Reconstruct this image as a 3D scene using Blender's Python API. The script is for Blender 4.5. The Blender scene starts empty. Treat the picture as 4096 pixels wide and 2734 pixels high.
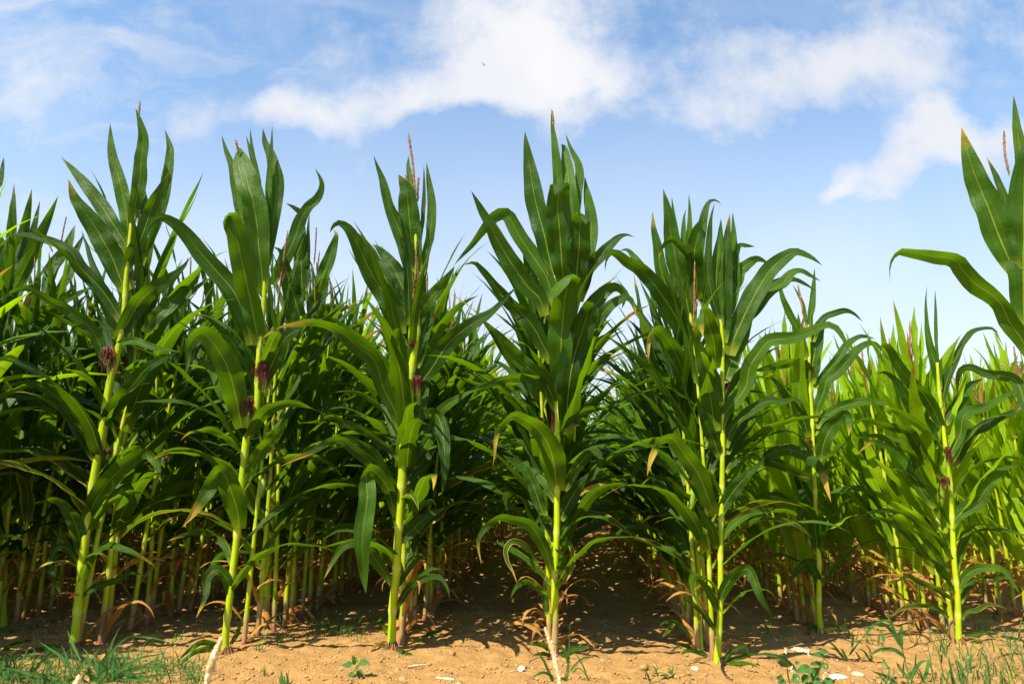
import bpy, math, random
import numpy as np

# ------------------------------------------------------------------ camera, sky, sun, exposure
sc = bpy.context.scene
COL = sc.collection
F = 2731.0            # focal length in pixels of the 4096 px wide photograph (24 mm on 36 mm)
CAMH = 0.80
PITCH = math.radians(10.9)
SUN_EL = math.radians(56.0)
SUN_AZ = math.radians(42.0)      # to the left of straight behind the camera
cam_d = bpy.data.cameras.new("camera")
cam = bpy.data.objects.new("camera", cam_d)
COL.objects.link(cam)
cam.location = (0, 0, CAMH)
cam.rotation_euler = (math.pi / 2 + PITCH, 0, 0)
cam_d.lens = 24.0
cam_d.sensor_width = 36.0
cam_d.clip_start = 0.05
cam_d.clip_end = 3000.0
cam_d.dof.use_dof = True
cam_d.dof.focus_distance = 3.5
cam_d.dof.aperture_fstop = 5.6
sc.camera = cam

sun_dir = np.array([-math.sin(SUN_AZ) * math.cos(SUN_EL), -math.cos(SUN_AZ) * math.cos(SUN_EL), math.sin(SUN_EL)])
sl = bpy.data.lights.new("sun", 'SUN')
sl.energy = 5.0
sl.angle = math.radians(0.5)
sl.color = (1.0, 0.92, 0.74)
so = bpy.data.objects.new("sun", sl)
COL.objects.link(so)
from mathutils import Vector
so.rotation_euler = Vector(sun_dir).to_track_quat('Z', 'Y').to_euler()
so.location = Vector(sun_dir) * 30

sc.view_settings.view_transform = 'Standard'
sc.view_settings.look = 'None'
sc.view_settings.exposure = 1.22
sc.view_settings.gamma = 1.0
sc.view_settings.use_curve_mapping = False


def ray(px, py):
    """direction (per unit of camera depth) through a photo pixel"""
    x = (px - 2048.0) / F
    z = -(py - 1367.0) / F
    return np.array([x, math.cos(PITCH) - z * math.sin(PITCH), math.sin(PITCH) + z * math.cos(PITCH)])


def ground(px, py):
    d = ray(px, py)
    t = -CAMH / d[2]
    return np.array([d[0] * t, d[1] * t, 0.0])


def on_plane(px, py, Y):
    d = ray(px, py)
    t = Y / d[1]
    return np.array([d[0] * t, Y, CAMH + d[2] * t]), t


class NT:
    """small helper for node trees"""
    def __init__(s, tree):
        s.t = tree
        s.t.nodes.clear()

    def n(s, kind, **kw):
        nd = s.t.nodes.new(kind)
        for k, v in kw.items():
            setattr(nd, k, v)
        return nd

    def l(s, a, b):
        s.t.links.new(a, b)

    def put(s, sock, v):
        if isinstance(v, bpy.types.NodeSocket):
            s.l(v, sock)
        elif isinstance(v, (tuple, list)) and len(v) == 3 and len(sock.default_value) == 4:
            sock.default_value = (*v, 1.0)
        else:
            sock.default_value = v

    def m(s, op, a, b=0.0, c=None, clamp=False):
        nd = s.n('ShaderNodeMath', operation=op, use_clamp=clamp)
        s.put(nd.inputs[0], a)
        s.put(nd.inputs[1], b)
        if c is not None:
            s.put(nd.inputs[2], c)
        return nd.outputs[0]

    def mix(s, f, a, b, blend='MIX'):
        nd = s.n('ShaderNodeMix', data_type='RGBA', blend_type=blend)
        s.put(nd.inputs[0], f)
        s.put(nd.inputs[6], a)
        s.put(nd.inputs[7], b)
        return nd.outputs[2]

    def smooth(s, v, lo, hi, a=0.0, b=1.0):
        nd = s.n('ShaderNodeMapRange', interpolation_type='SMOOTHSTEP')
        s.put(nd.inputs[0], v)
        for i, q in enumerate((lo, hi, a, b)):
            s.put(nd.inputs[i + 1], q)
        return nd.outputs[0]

    def noise(s, vec, scale, detail=2.0, rough=0.5, dist=0.0, out=0):
        nd = s.n('ShaderNodeTexNoise')
        s.l(vec, nd.inputs['Vector'])
        nd.inputs['Scale'].default_value = scale
        nd.inputs['Detail'].default_value = detail
        nd.inputs['Roughness'].default_value = rough
        nd.inputs['Distortion'].default_value = dist
        return nd.outputs[out]


# ---- world: Nishita sky with procedural clouds laid out by direction
world = bpy.data.worlds.new("World")
sc.world = world
world.use_nodes = True
W = NT(world.node_tree)
sky = W.n('ShaderNodeTexSky', sky_type='NISHITA')
sky.sun_disc = False
sky.sun_elevation = SUN_EL
sky.sun_rotation = math.pi + SUN_AZ * 1.0
sky.altitude = 300
sky.air_density = 1.0
sky.dust_density = 0.8
sky.ozone_density = 1.5
tc = W.n('ShaderNodeTexCoord')
sep = W.n('ShaderNodeSeparateXYZ')
W.l(tc.outputs['Generated'], sep.inputs[0])
ry = W.m('MAXIMUM', sep.outputs[1], 0.15)
ca = W.m('DIVIDE', sep.outputs[0], ry)
cb = W.m('DIVIDE', sep.outputs[2], ry)
comb = W.n('ShaderNodeCombineXYZ')
W.l(ca, comb.inputs[0])
W.l(cb, comb.inputs[1])
cv = comb.outputs[0]
wn = W.n('ShaderNodeTexNoise')
W.l(cv, wn.inputs['Vector'])
wn.inputs['Scale'].default_value = 4.5
wn.inputs['Detail'].default_value = 6.0
wn.inputs['Roughness'].default_value = 0.55
wsub = W.n('ShaderNodeVectorMath', operation='SUBTRACT')
W.l(wn.outputs[1], wsub.inputs[0])
wsub.inputs[1].default_value = (0.5, 0.5, 0.5)
wsc = W.n('ShaderNodeVectorMath', operation='MULTIPLY_ADD')
W.l(wsub.outputs[0], wsc.inputs[0])
wsc.inputs[1].default_value = (0.24, 0.17, 0.0)
W.l(cv, wsc.inputs[2])
warped = wsc.outputs[0]


def cloud_blob(cx, cy, rx, ry_, amp):
    """one soft puff; centre and radii given in the 2349 px overview, kept as directions"""
    k = 4096 / 2349.0
    d = ray(cx * k, cy * k)
    a, b = d[0] / d[1], d[2] / d[1]
    d2 = ray((cx + rx) * k, cy * k)
    d3 = ray(cx * k, (cy - ry_) * k)
    ra = abs(d2[0] / d2[1] - a)
    rb = abs(d3[2] / d3[1] - b)
    s1 = W.n('ShaderNodeVectorMath', operation='SUBTRACT')
    W.l(warped, s1.inputs[0])
    s1.inputs[1].default_value = (a, b, 0)
    s2 = W.n('ShaderNodeVectorMath', operation='MULTIPLY')
    W.l(s1.outputs[0], s2.inputs[0])
    s2.inputs[1].default_value = (1 / ra, 1 / rb, 0)
    ln = W.n('ShaderNodeVectorMath', operation='LENGTH')
    W.l(s2.outputs[0], ln.inputs[0])
    return W.smooth(ln.outputs[1], 1.5, 0.0, 0.0, amp)


BLOBS = [(1170, 40, 230, 130, 1.5), (1170, 170, 250, 90, 1.4), (1310, 165, 170, 95, .9), (960, 215, 130, 55, .9),
         (1100, 240, 190, 40, .6), (720, 245, 190, 60, .85), (640, 235, 80, 55, .5), (540, 255, 120, 55, .55), (420, 270, 90, 70, .35), (800, 275, 110, 35, .5),
         (1830, 140, 260, 85, .95), (1730, 225, 150, 70, .8), (2010, 120, 230, 85, .75), (1900, 200, 260, 80, .6),
         (2130, 350, 145, 65, 1.5), (2165, 270, 55, 50, 1.3), (2000, 420, 130, 50, 1.1), (1920, 455, 80, 30, .7), (2265, 370, 140, 80, 1.2),
         (1755, 375, 50, 30, .55), (250, 210, 330, 120, .2), (60, 230, 190, 150, .22), (110, 420, 320, 90, .25), (330, 25, 100, 45, .4),
         (2270, 740, 120, 50, .6), (1900, 760, 400, 90, .3), (1180, 465, 60, 18, .5), (820, 500, 190, 40, .3), (1300, 270, 160, 40, .4), (100, 60, 260, 110, .22), (2200, 60, 300, 110, .35)]
tot = None
for b_ in BLOBS:
    o_ = cloud_blob(*b_)
    tot = o_ if tot is None else W.m('ADD', tot, o_)
n1 = W.noise(cv, 5.5, 10.0, 0.64)
n2 = W.noise(warped, 2.2, 3.0, 0.5)
dens = W.m('ADD', W.m('MULTIPLY', tot, 0.74), W.m('SUBTRACT', W.m('MULTIPLY', n1, 2.7), 1.72))
dens = W.m('MULTIPLY', W.smooth(dens, -0.62, 0.85), 0.97)
# high thin veils, drawn out along the wind
mp = W.n('ShaderNodeMapping')
W.l(warped, mp.inputs[0])
mp.inputs['Rotation'].default_value = (0, 0, 0.45)
mp.inputs['Scale'].default_value = (1.6, 6.0, 1.0)
veil = W.m('MULTIPLY', W.smooth(W.noise(mp.outputs[0], 2.0, 8.0, 0.6), 0.36, 0.72), W.smooth(ca, 0.15, -0.75, 0.12, 0.62))
dens = W.m('MAXIMUM', dens, veil)
lowhaze = W.smooth(cb, 0.75, 0.0, 0.05, 0.88)
wisp = W.m('MULTIPLY', W.smooth(W.noise(warped, 3.0, 7.0, 0.62), 0.40, 0.75), 0.36)
dens = W.m('MAXIMUM', dens, W.m('MAXIMUM', lowhaze, wisp))
SKY_STR = 0.108
cl_col = W.mix(W.smooth(n2, 0.35, 0.7), (3.3, 3.42, 3.7), (3.95, 3.95, 4.0))
skyc = W.mix(1.0, sky.outputs[0], (0.86, 1.06, 1.09), 'MULTIPLY')
wcol = W.mix(dens, skyc, cl_col)
bg = W.n('ShaderNodeBackground')
W.l(wcol, bg.inputs[0])
bg.inputs[1].default_value = SKY_STR
wo = W.n('ShaderNodeOutputWorld')
W.l(bg.outputs[0], wo.inputs[0])

# ------------------------------------------------------------------ materials


def new_mat(name):
    m = bpy.data.materials.new(name)
    m.use_nodes = True
    return m, NT(m.node_tree)


def attr(T, name):
    return T.n('ShaderNodeAttribute', attribute_name=name).outputs['Fac']


def finish(T, shader, disp=None):
    o = T.n('ShaderNodeOutputMaterial')
    T.l(shader, o.inputs[0])


def bsdf(T, col, rough=0.6, spec=0.4, normal=None):
    b = T.n('ShaderNodeBsdfPrincipled')
    T.put(b.inputs['Base Color'], col)
    T.put(b.inputs['Roughness'], rough)
    b.inputs['Specular IOR Level'].default_value = spec
    if normal is not None:
        T.l(normal, b.inputs['Normal'])
    return b.outputs[0]


def bump(T, h, strength, dist):
    b = T.n('ShaderNodeBump')
    T.l(h, b.inputs['Height'])
    b.inputs['Strength'].default_value = strength
    b.inputs['Distance'].default_value = dist
    return b.outputs[0]


def leaf_material(name, dark, light, trans, midc, tfac=0.38, rough=0.36):
    m, T = new_mat(name)
    uv = T.n('ShaderNodeUVMap', uv_map='UVMap')
    sp = T.n('ShaderNodeSeparateXYZ')
    T.l(uv.outputs[0], sp.inputs[0])
    u, v = sp.outputs[0], sp.outputs[1]
    tcn = T.n('ShaderNodeTexCoord')
    oi = T.n('ShaderNodeObjectInfo')
    rnd = oi.outputs['Random']
    dist = T.m('ABSOLUTE', T.m('SUBTRACT', u, 0.5))
    mw = T.m('MULTIPLY', T.m('SUBTRACT', 1.08, v), 0.042)
    mid = T.m('SUBTRACT', 1.0, T.smooth(dist, T.m('MULTIPLY', mw, 0.45), mw), clamp=True)
    # parallel veins
    su = T.n('ShaderNodeCombineXYZ')
    T.l(T.m('MULTIPLY', u, 60.0), su.inputs[0])
    T.l(T.m('MULTIPLY', v, 2.5), su.inputs[1])
    T.l(T.m('MULTIPLY', rnd, 50.0), su.inputs[2])
    veins = T.noise(su.outputs[0], 1.0, 2.0, 0.6)
    big = T.noise(tcn.outputs['Object'], 6.0, 3.0, 0.55)
    su2 = T.n('ShaderNodeCombineXYZ')
    T.l(T.m('MULTIPLY', u, 13.0), su2.inputs[0])
    T.l(T.m('MULTIPLY', v, 3.5), su2.inputs[1])
    T.l(T.m('MULTIPLY', rnd, 90.0), su2.inputs[2])
    streak = T.noise(su2.outputs[0], 1.0, 3.0, 0.6)
    su3 = T.n('ShaderNodeCombineXYZ')
    T.l(T.m('MULTIPLY', u, 5.0), su3.inputs[0])
    T.l(T.m('MULTIPLY', v, 26.0), su3.inputs[1])
    T.l(T.m('MULTIPLY', rnd, 70.0), su3.inputs[2])
    pucker = T.noise(su3.outputs[0], 1.0, 2.0, 0.5)
    tone = T.m('ADD', T.m('MULTIPLY', big, 0.35), T.m('ADD', T.m('MULTIPLY', veins, 0.25), T.m('MULTIPLY', streak, 0.55)))
    tone = T.m('ADD', tone, T.m('MULTIPLY', T.m('SUBTRACT', rnd, 0.5), 0.35))
    tone = T.smooth(tone, 0.25, 0.85)
    green = T.mix(tone, dark, light)
    tgreen = T.mix(tone, tuple(c * 0.72 for c in trans), trans)
    green = T.mix(T.m('MULTIPLY', mid, 0.8), green, midc)
    collar = T.m('MULTIPLY', T.smooth(v, 0.11, 0.0), 0.75)
    green = T.mix(collar, green, (0.24, 0.31, 0.02))
    tgreen = T.mix(T.m('MULTIPLY', mid, 0.6), tgreen, (0.55, 0.55, 0.10))
    # dry patches and tips: a real colour of the leaf, kept per vertex
    dry = attr(T, 'dry')
    dn = T.noise(tcn.outputs['Object'], 22.0, 4.0, 0.6)
    dd = T.m('MULTIPLY', dry, T.m('ADD', T.m('MULTIPLY', dn, 0.9), 0.55))
    yel = T.smooth(dd, 0.18, 0.45)
    brn = T.smooth(dd, 0.5, 0.85)
    col = T.mix(yel, green, (0.36, 0.27, 0.03))
    col = T.mix(brn, col, T.mix(dn, (0.26, 0.10, 0.020), (0.54, 0.30, 0.08)))
    tcol = T.mix(yel, tgreen, (0.5, 0.34, 0.03))
    tcol = T.mix(brn, tcol, (0.42, 0.20, 0.05))
    hgt = T.m('ADD', T.m('MULTIPLY', veins, 0.5), T.m('MULTIPLY', mid, -0.9))
    hgt = T.m('ADD', hgt, T.m('ADD', T.m('MULTIPLY', streak, 1.2), T.m('MULTIPLY', pucker, 1.0)))
    nrm = bump(T, hgt, 0.55, 0.006)
    rg = T.m('ADD', T.m('MULTIPLY', brn, 0.35), T.m('ADD', rough - 0.06, T.m('MULTIPLY', big, 0.16)))
    a = bsdf(T, col, rg, 0.17, nrm)
    t = T.n('ShaderNodeBsdfTranslucent')
    T.l(tcol, t.inputs[0])
    mx = T.n('ShaderNodeMixShader')
    mx.inputs[0].default_value = tfac
    T.l(a, mx.inputs[1])
    T.l(t.outputs[0], mx.inputs[2])
    finish(T, mx.outputs[0])
    return m


M_LEAF = leaf_material('maize leaf', (0.0085, 0.034, 0.0008), (0.038, 0.096, 0.0015), (0.17, 0.35, 0.002), (0.22, 0.27, 0.02), 0.32, 0.43)
M_LEAF_PALE = leaf_material('young maize leaf', (0.11, 0.235, 0.002), (0.26, 0.40, 0.004), (0.48, 0.75, 0.006), (0.38, 0.42, 0.09), 0.45, 0.42)  # paler young variety, colour also raised to carry sunlight on the right field
M_GRASS = leaf_material('grass blade', (0.03, 0.11, 0.022), (0.075, 0.19, 0.045), (0.16, 0.34, 0.05), (0.12, 0.24, 0.06), 0.35, 0.42)


M_LEAF_SUNLIT = leaf_material('maize leaf, lighter', (0.020, 0.064, 0.001), (0.072, 0.155, 0.002), (0.30, 0.50, 0.003), (0.26, 0.32, 0.04), 0.42, 0.44)  # lighter copy of the maize leaf, sunlight on far tops put into its colour


def stalk_material():
    m, T = new_mat('maize stalk')
    uv = T.n('ShaderNodeUVMap', uv_map='UVMap')
    sp = T.n('ShaderNodeSeparateXYZ')
    T.l(uv.outputs[0], sp.inputs[0])
    tcn = T.n('ShaderNodeTexCoord')
    oi = T.n('ShaderNodeObjectInfo')
    su = T.n('ShaderNodeCombineXYZ')
    T.l(T.m('MULTIPLY', sp.outputs[0], 40.0), su.inputs[0])
    T.l(T.m('MULTIPLY', sp.outputs[1], 3.0), su.inputs[1])
    T.l(T.m('MULTIPLY', oi.outputs['Random'], 50.0), su.inputs[2])
    st = T.noise(su.outputs[0], 1.0, 2.0, 0.6)
    big = T.noise(tcn.outputs['Object'], 9.0, 3.0, 0.55)
    tone = T.smooth(T.m('ADD', T.m('MULTIPLY', st, 0.5), T.m('MULTIPLY', big, 0.5)), 0.3, 0.7)
    col = T.mix(tone, (0.24, 0.34, 0.003), (0.45, 0.54, 0.007))
    pale = attr(T, 'pale')
    col = T.mix(T.m('MULTIPLY', pale, 0.8), col, (0.50, 0.52, 0.07))
    dry = attr(T, 'dry')
    dn = T.noise(tcn.outputs['Object'], 30.0, 4.0, 0.6)
    dd = T.m('MULTIPLY', dry, T.m('ADD', dn, 0.5))
    col = T.mix(T.smooth(dd, 0.15, 0.5), col, (0.37, 0.24, 0.09))
    col = T.mix(T.smooth(dd, 0.6, 1.0), col, (0.26, 0.085, 0.075))
    a = bsdf(T, col, 0.42, 0.25, bump(T, st, 0.25, 0.003))
    t = T.n('ShaderNodeBsdfTranslucent')
    T.l(col, t.inputs[0])
    mx = T.n('ShaderNodeMixShader')
    mx.inputs[0].default_value = 0.12
    T.l(a, mx.inputs[1])
    T.l(t.outputs[0], mx.inputs[2])
    finish(T, mx.outputs[0])
    return m


M_STALK = stalk_material()


def noise_mat(name, c1, c2, scale, rough=0.7, bs=0.0, spec=0.3):
    m, T = new_mat(name)
    tcn = T.n('ShaderNodeTexCoord')
    n = T.noise(tcn.outputs['Object'], scale, 4.0, 0.6)
    col = T.mix(T.smooth(n, 0.3, 0.7), c1, c2)
    nr = bump(T, n, bs, 0.01) if bs else None
    finish(T, bsdf(T, col, rough, spec, nr))
    return m


M_TASSEL = noise_mat('tassel', (0.11, 0.04, 0.014), (0.30, 0.16, 0.05), 90.0, 0.7)
M_TASSEL_PINK = noise_mat('pink tassel', (0.17, 0.04, 0.028), (0.31, 0.13, 0.055), 60.0, 0.7)
M_SILK = noise_mat('silk', (0.03, 0.005, 0.003), (0.17, 0.018, 0.008), 70.0, 0.45, 0, 0.5)
M_HUSK = noise_mat('husk', (0.14, 0.26, 0.02), (0.25, 0.36, 0.04), 30.0, 0.5)
M_ROOT = noise_mat('brace root', (0.05, 0.008, 0.015), (0.34, 0.10, 0.08), 50.0, 0.5)
M_STRAW = noise_mat('straw', (0.42, 0.27, 0.12), (0.72, 0.55, 0.32), 60.0, 0.7)
M_STONE = noise_mat('pale stone', (0.55, 0.47, 0.38), (0.78, 0.74, 0.68), 30.0, 0.8, 0.4)
M_STONE2 = noise_mat('tan stone', (0.38, 0.26, 0.17), (0.52, 0.38, 0.27), 30.0, 0.8, 0.4)
M_SHELL = noise_mat('white shell', (0.7, 0.68, 0.64), (0.85, 0.84, 0.82), 50.0, 0.5)
M_BIRD = noise_mat('dark feathers', (0.03, 0.03, 0.028), (0.10, 0.10, 0.09), 8.0, 0.7)
M_BARK = noise_mat('bark', (0.07, 0.05, 0.035), (0.16, 0.12, 0.09), 6.0, 0.9, 0.5)


def soil_material():
    m, T = new_mat('dry sandy soil')
    tcn = T.n('ShaderNodeTexCoord')
    P = tcn.outputs['Object']
    big = T.noise(P, 1.3, 4.0, 0.6)
    mid = T.noise(P, 14.0, 5.0, 0.62)
    fine = T.noise(P, 90.0, 4.0, 0.65)
    grit = T.n('ShaderNodeTexVoronoi')
    T.l(P, grit.inputs['Vector'])
    grit.inputs['Scale'].default_value = 130.0
    col = T.mix(T.smooth(mid, 0.3, 0.72), (0.235, 0.125, 0.040), (0.33, 0.190, 0.066))
    col = T.mix(T.smooth(big, 0.3, 0.75), col, T.mix(0.5, col, (0.29, 0.165, 0.062)))
    col = T.mix(T.m('MULTIPLY', T.smooth(fine, 0.55, 0.8), 0.55), col, (0.46, 0.31, 0.145))
    col = T.mix(T.m('MULTIPLY', T.smooth(fine, 0.42, 0.2), 0.4), col, (0.22, 0.125, 0.05))
    h = T.m('ADD', T.m('MULTIPLY', mid, 0.9), T.m('ADD', T.m('MULTIPLY', fine, 0.5), T.m('MULTIPLY', grit.outputs[0], 0.35)))
    finish(T, bsdf(T, col, 0.92, 0.15, bump(T, h, 0.7, 0.018)))
    return m


M_SOIL = soil_material()
M_CRUMB = noise_mat('soil crumb', (0.23, 0.125, 0.045), (0.38, 0.235, 0.095), 40.0, 0.95, 0.0, 0.1)

# ------------------------------------------------------------------ mesh helpers
rng = np.random.default_rng(11)
random.seed(5)


class MB:
    """collects pieces (verts, faces, uv per vertex, dry, pale, material index) into one mesh"""
    def __init__(s):
        s.v, s.f, s.uv, s.dry, s.pale, s.mi = [], [], [], [], [], []
        s.n = 0

    def add(s, v, f, uv=None, dry=None, pale=None, mi=0):
        v = np.asarray(v, float).reshape(-1, 3)
        f = np.asarray(f, np.int64).reshape(-1, 4)
        k = len(v)
        s.v.append(v)
        s.f.append(f + s.n)
        s.uv.append(np.zeros((k, 2)) if uv is None else uv)
        s.dry.append(np.zeros(k) if dry is None else np.broadcast_to(dry, (k,)))
        s.pale.append(np.zeros(k) if pale is None else np.broadcast_to(pale, (k,)))
        s.mi.append(np.full(len(f), mi, np.int32))
        s.n += k

    def arrays(s):
        return (np.concatenate(s.v), np.concatenate(s.f), np.concatenate(s.uv), np.concatenate(s.dry), np.concatenate(s.pale), np.concatenate(s.mi))

    def mesh(s, name, mats):
        return mesh_from(name, mats, *s.arrays())

    def obj(s, name, mats, parent=None, loc=None):
        return link(name, s.mesh(name, mats), parent, loc)


def mesh_from(name, mats, v, f, uv, dry, pale, mi):
    me = bpy.data.meshes.new(name)
    me.vertices.add(len(v))
    me.vertices.foreach_set('co', v.astype(np.float32).ravel())
    tri = f[:, 2] == f[:, 3]
    cnt = np.where(tri, 3, 4)
    starts = np.concatenate([[0], np.cumsum(cnt)[:-1]])
    mask = np.ones((len(f), 4), bool)
    mask[tri, 3] = False
    idx = f[mask]
    me.loops.add(len(idx))
    me.loops.foreach_set('vertex_index', idx.astype(np.int32))
    me.polygons.add(len(f))
    me.polygons.foreach_set('loop_start', starts.astype(np.int32))
    if not isinstance(mats, (list, tuple)):
        mats = [mats]
    for m_ in mats:
        me.materials.append(m_)
    me.polygons.foreach_set('material_index', mi.astype(np.int32))
    me.polygons.foreach_set('use_smooth', np.ones(len(f), bool))
    u = me.uv_layers.new(name='UVMap')
    u.data.foreach_set('uv', uv[idx].astype(np.float32).ravel())
    if dry.any():
        me.attributes.new('dry', 'FLOAT', 'POINT').data.foreach_set('value', dry.astype(np.float32))
    if pale.any():
        me.attributes.new('pale', 'FLOAT', 'POINT').data.foreach_set('value', pale.astype(np.float32))
    me.update(calc_edges=True)
    return me


def link(name, data, parent=None, loc=None):
    o = bpy.data.objects.new(name, data)
    COL.objects.link(o)
    if parent is not None:
        o.parent = parent
    if loc is not None:
        o.location = loc
    return o


def tag(o, label=None, cat=None, group=None, kind=None):
    if label:
        o['label'] = label
    if cat:
        o['category'] = cat
    if group:
        o['group'] = group
    if kind:
        o['kind'] = kind
    return o


def spline(P, n):
    """smooth curve through the rows of P, n samples evenly spaced"""
    P = np.asarray(P, float)
    if len(P) == 2:
        t = np.linspace(0, 1, n)[:, None]
        return P[0] * (1 - t) + P[1] * t
    Q = np.vstack([2 * P[0] - P[1], P, 2 * P[-1] - P[-2]])
    out = []
    for i in range(1, len(Q) - 2):
        p0, p1, p2, p3 = Q[i - 1], Q[i], Q[i + 1], Q[i + 2]
        t = np.linspace(0, 1, 12, endpoint=False)[:, None]
        out.append(0.5 * ((2 * p1) + (-p0 + p2) * t + (2 * p0 - 5 * p1 + 4 * p2 - p3) * t ** 2 + (-p0 + 3 * p1 - 3 * p2 + p3) * t ** 3))
    C = np.vstack(out + [P[-1:]])
    s = np.concatenate([[0], np.cumsum(np.linalg.norm(np.diff(C[:, :3], axis=0), axis=1))])
    q = np.linspace(0, s[-1], n)
    return np.stack([np.interp(q, s, C[:, k]) for k in range(C.shape[1])], 1)


def norm(a):
    return a / np.maximum(np.linalg.norm(a, axis=-1, keepdims=True), 1e-9)


def grid_faces(nr, nc, wrap=False):
    i = np.arange(nr - 1)[:, None]
    j = np.arange(nc if wrap else nc - 1)[None, :]
    j2 = (j + 1) % nc
    return np.stack([i * nc + j, i * nc + j2, (i + 1) * nc + j2, (i + 1) * nc + j], -1).reshape(-1, 4)


def width_profile(t, base=0.5, peak=0.3, tail=1.7):
    a = base + (1 - base) * np.sin(np.clip(t / peak, 0, 1) * math.pi / 2)
    x = np.clip((t - peak) / (1 - peak), 0, 1)
    return a * np.maximum(1 - x ** tail, 0.0)


def blade(mb, C, w, Wd, m=7, fold=0.25, wave=0.10, freq=5.0, ph=0.0, dry=None, mi=0):
    """leaf blade round the centre line C (n,3): w half... full widths, Wd width directions"""
    n = len(C)
    Tn = norm(np.gradient(C, axis=0))
    Wd = norm(Wd - (Wd * Tn).sum(1, keepdims=True) * Tn)
    N = np.cross(Wd, Tn)
    t = np.linspace(0, 1, n)
    if wave > 0.05:
        # an uneven roll and a slight buckle along the blade
        roll = (0.20 * np.sin(2 * math.pi * (1.3 * t + ph * .37)) + 0.09 * np.sin(2 * math.pi * (2.9 * t + ph * .71)))[:, None] * np.clip(t * 4, 0, 1)[:, None]
        Wd, N = np.cos(roll) * Wd + np.sin(roll) * N, np.cos(roll) * N - np.sin(roll) * Wd
        C = C + N * (w.max() * (0.035 * np.sin(2 * math.pi * (3.1 * t + ph)) + 0.018 * np.sin(2 * math.pi * (6.1 * t + ph * 1.9))) * np.clip(t * 4, 0, 1))[:, None]
    s = np.linspace(-1, 1, m)
    a = np.abs(s)
    off = fold * a[None, :] * (0.5 + 0.8 * (1 - t))[:, None]
    wv = (np.sin(2 * math.pi * freq * t[:, None] + ph + (s[None, :] > 0) * 1.9) + 0.6 * np.sin(2 * math.pi * freq * 0.43 * t[:, None] + ph * 2.3 - (s[None, :] > 0) * 2.4)) * (a[None, :] ** 2) * wave
    wv = wv * np.clip(t * 5, 0, 1)[:, None]
    hw = (w * 0.5)[:, None]
    V = C[:, None, :] + Wd[:, None, :] * (s[None, :] * hw * (1 - 0.12 * a[None, :] * fold))[..., None] + N[:, None, :] * ((off + wv) * hw)[..., None]
    uv = np.stack(np.broadcast_arrays((s[None, :] + 1) / 2, t[:, None]), -1).reshape(-1, 2)
    if dry is None:
        d = np.zeros(n * m)
    else:
        d = np.asarray(dry, float)
        d = np.broadcast_to(d[:, None] if d.ndim == 1 else d, (n, m)).reshape(-1)
    mb.add(V.reshape(-1, 3), grid_faces(n, m), uv, d, None, mi)


def tube(mb, C, r, sides=8, dry=None, pale=None, mi=0, cap=True):
    C = np.asarray(C, float)
    n = len(C)
    r = np.broadcast_to(np.asarray(r, float), (n,))
    Tn = norm(np.gradient(C, axis=0))
    ref = np.where(np.abs(Tn[:, 2:3]) > 0.9, np.array([[0, 1.0, 0]]), np.array([[0, 0, 1.0]]))
    ref = np.broadcast_to(ref[0:1], Tn.shape)
    A = norm(np.cross(Tn, ref))
    B = np.cross(Tn, A)
    th = np.linspace(0, 2 * math.pi, sides, endpoint=False)
    V = C[:, None, :] + r[:, None, None] * (A[:, None, :] * np.cos(th)[None, :, None] + B[:, None, :] * np.sin(th)[None, :, None])
    L = np.concatenate([[0], np.cumsum(np.linalg.norm(np.diff(C, axis=0), axis=1))])
    uv = np.stack(np.broadcast_arrays(np.abs(np.linspace(-1, 1, sides))[None, :], L[:, None]), -1).reshape(-1, 2)
    rep = lambda q: None if q is None else np.repeat(np.broadcast_to(q, (n,)), sides)
    mb.add(V.reshape(-1, 3), grid_faces(n, sides, True), uv, rep(dry), rep(pale), mi)


def blob(mb, c, rad, jit=0.0, mi=0, seg=6, rings=4):
    th = np.linspace(0, 2 * math.pi, seg, endpoint=False)
    ph = np.linspace(0.001, math.pi - 0.001, rings + 1)
    V = np.stack([np.sin(ph)[:, None] * np.cos(th)[None], np.sin(ph)[:, None] * np.sin(th)[None], np.broadcast_to(np.cos(ph)[:, None], (rings + 1, seg))], -1)
    if jit:
        V = V * (1 + rng.uniform(-jit, jit, V.shape[:2] + (1,)))
        V[0] = V[0].mean(0)
        V[-1] = V[-1].mean(0)
    mb.add((V * np.asarray(rad) + np.asarray(c)).reshape(-1, 3), grid_faces(rings + 1, seg, True), None, None, None, mi)


def stalk_into(mb, C, r0, r1, nodes=10, sides=9, basedry=0.0, flare=1.25, mi=0, samples=6, rm=None):
    """jointed maize stalk: slight sheath taper on each internode, swollen pale joint, flared foot"""
    n = nodes * samples + 1
    P = spline(C, n)
    t = np.linspace(0, 1, n)
    r = np.interp(t, [0, .5, 1], [r0, (r0 * .62 + r1 * .38) if rm is None else rm, r1])
    k = (np.arange(n) % samples) / samples
    r = r * (1.07 - 0.13 * k)
    node = (np.arange(n) % samples == 0)
    r = r * np.where(node, 1.09, 1.0)
    r = r * (1 + (flare - 1) * np.exp(-t * 30))
    dry = basedry * np.clip(1.0 - t / 0.13, 0, 1) ** 0.8 + 0.0 * t
    tube(mb, P, r, sides, dry, np.where(node, 1.0, np.where(k > 0.8, 0.35, 0.0)), mi)
    return P


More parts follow.
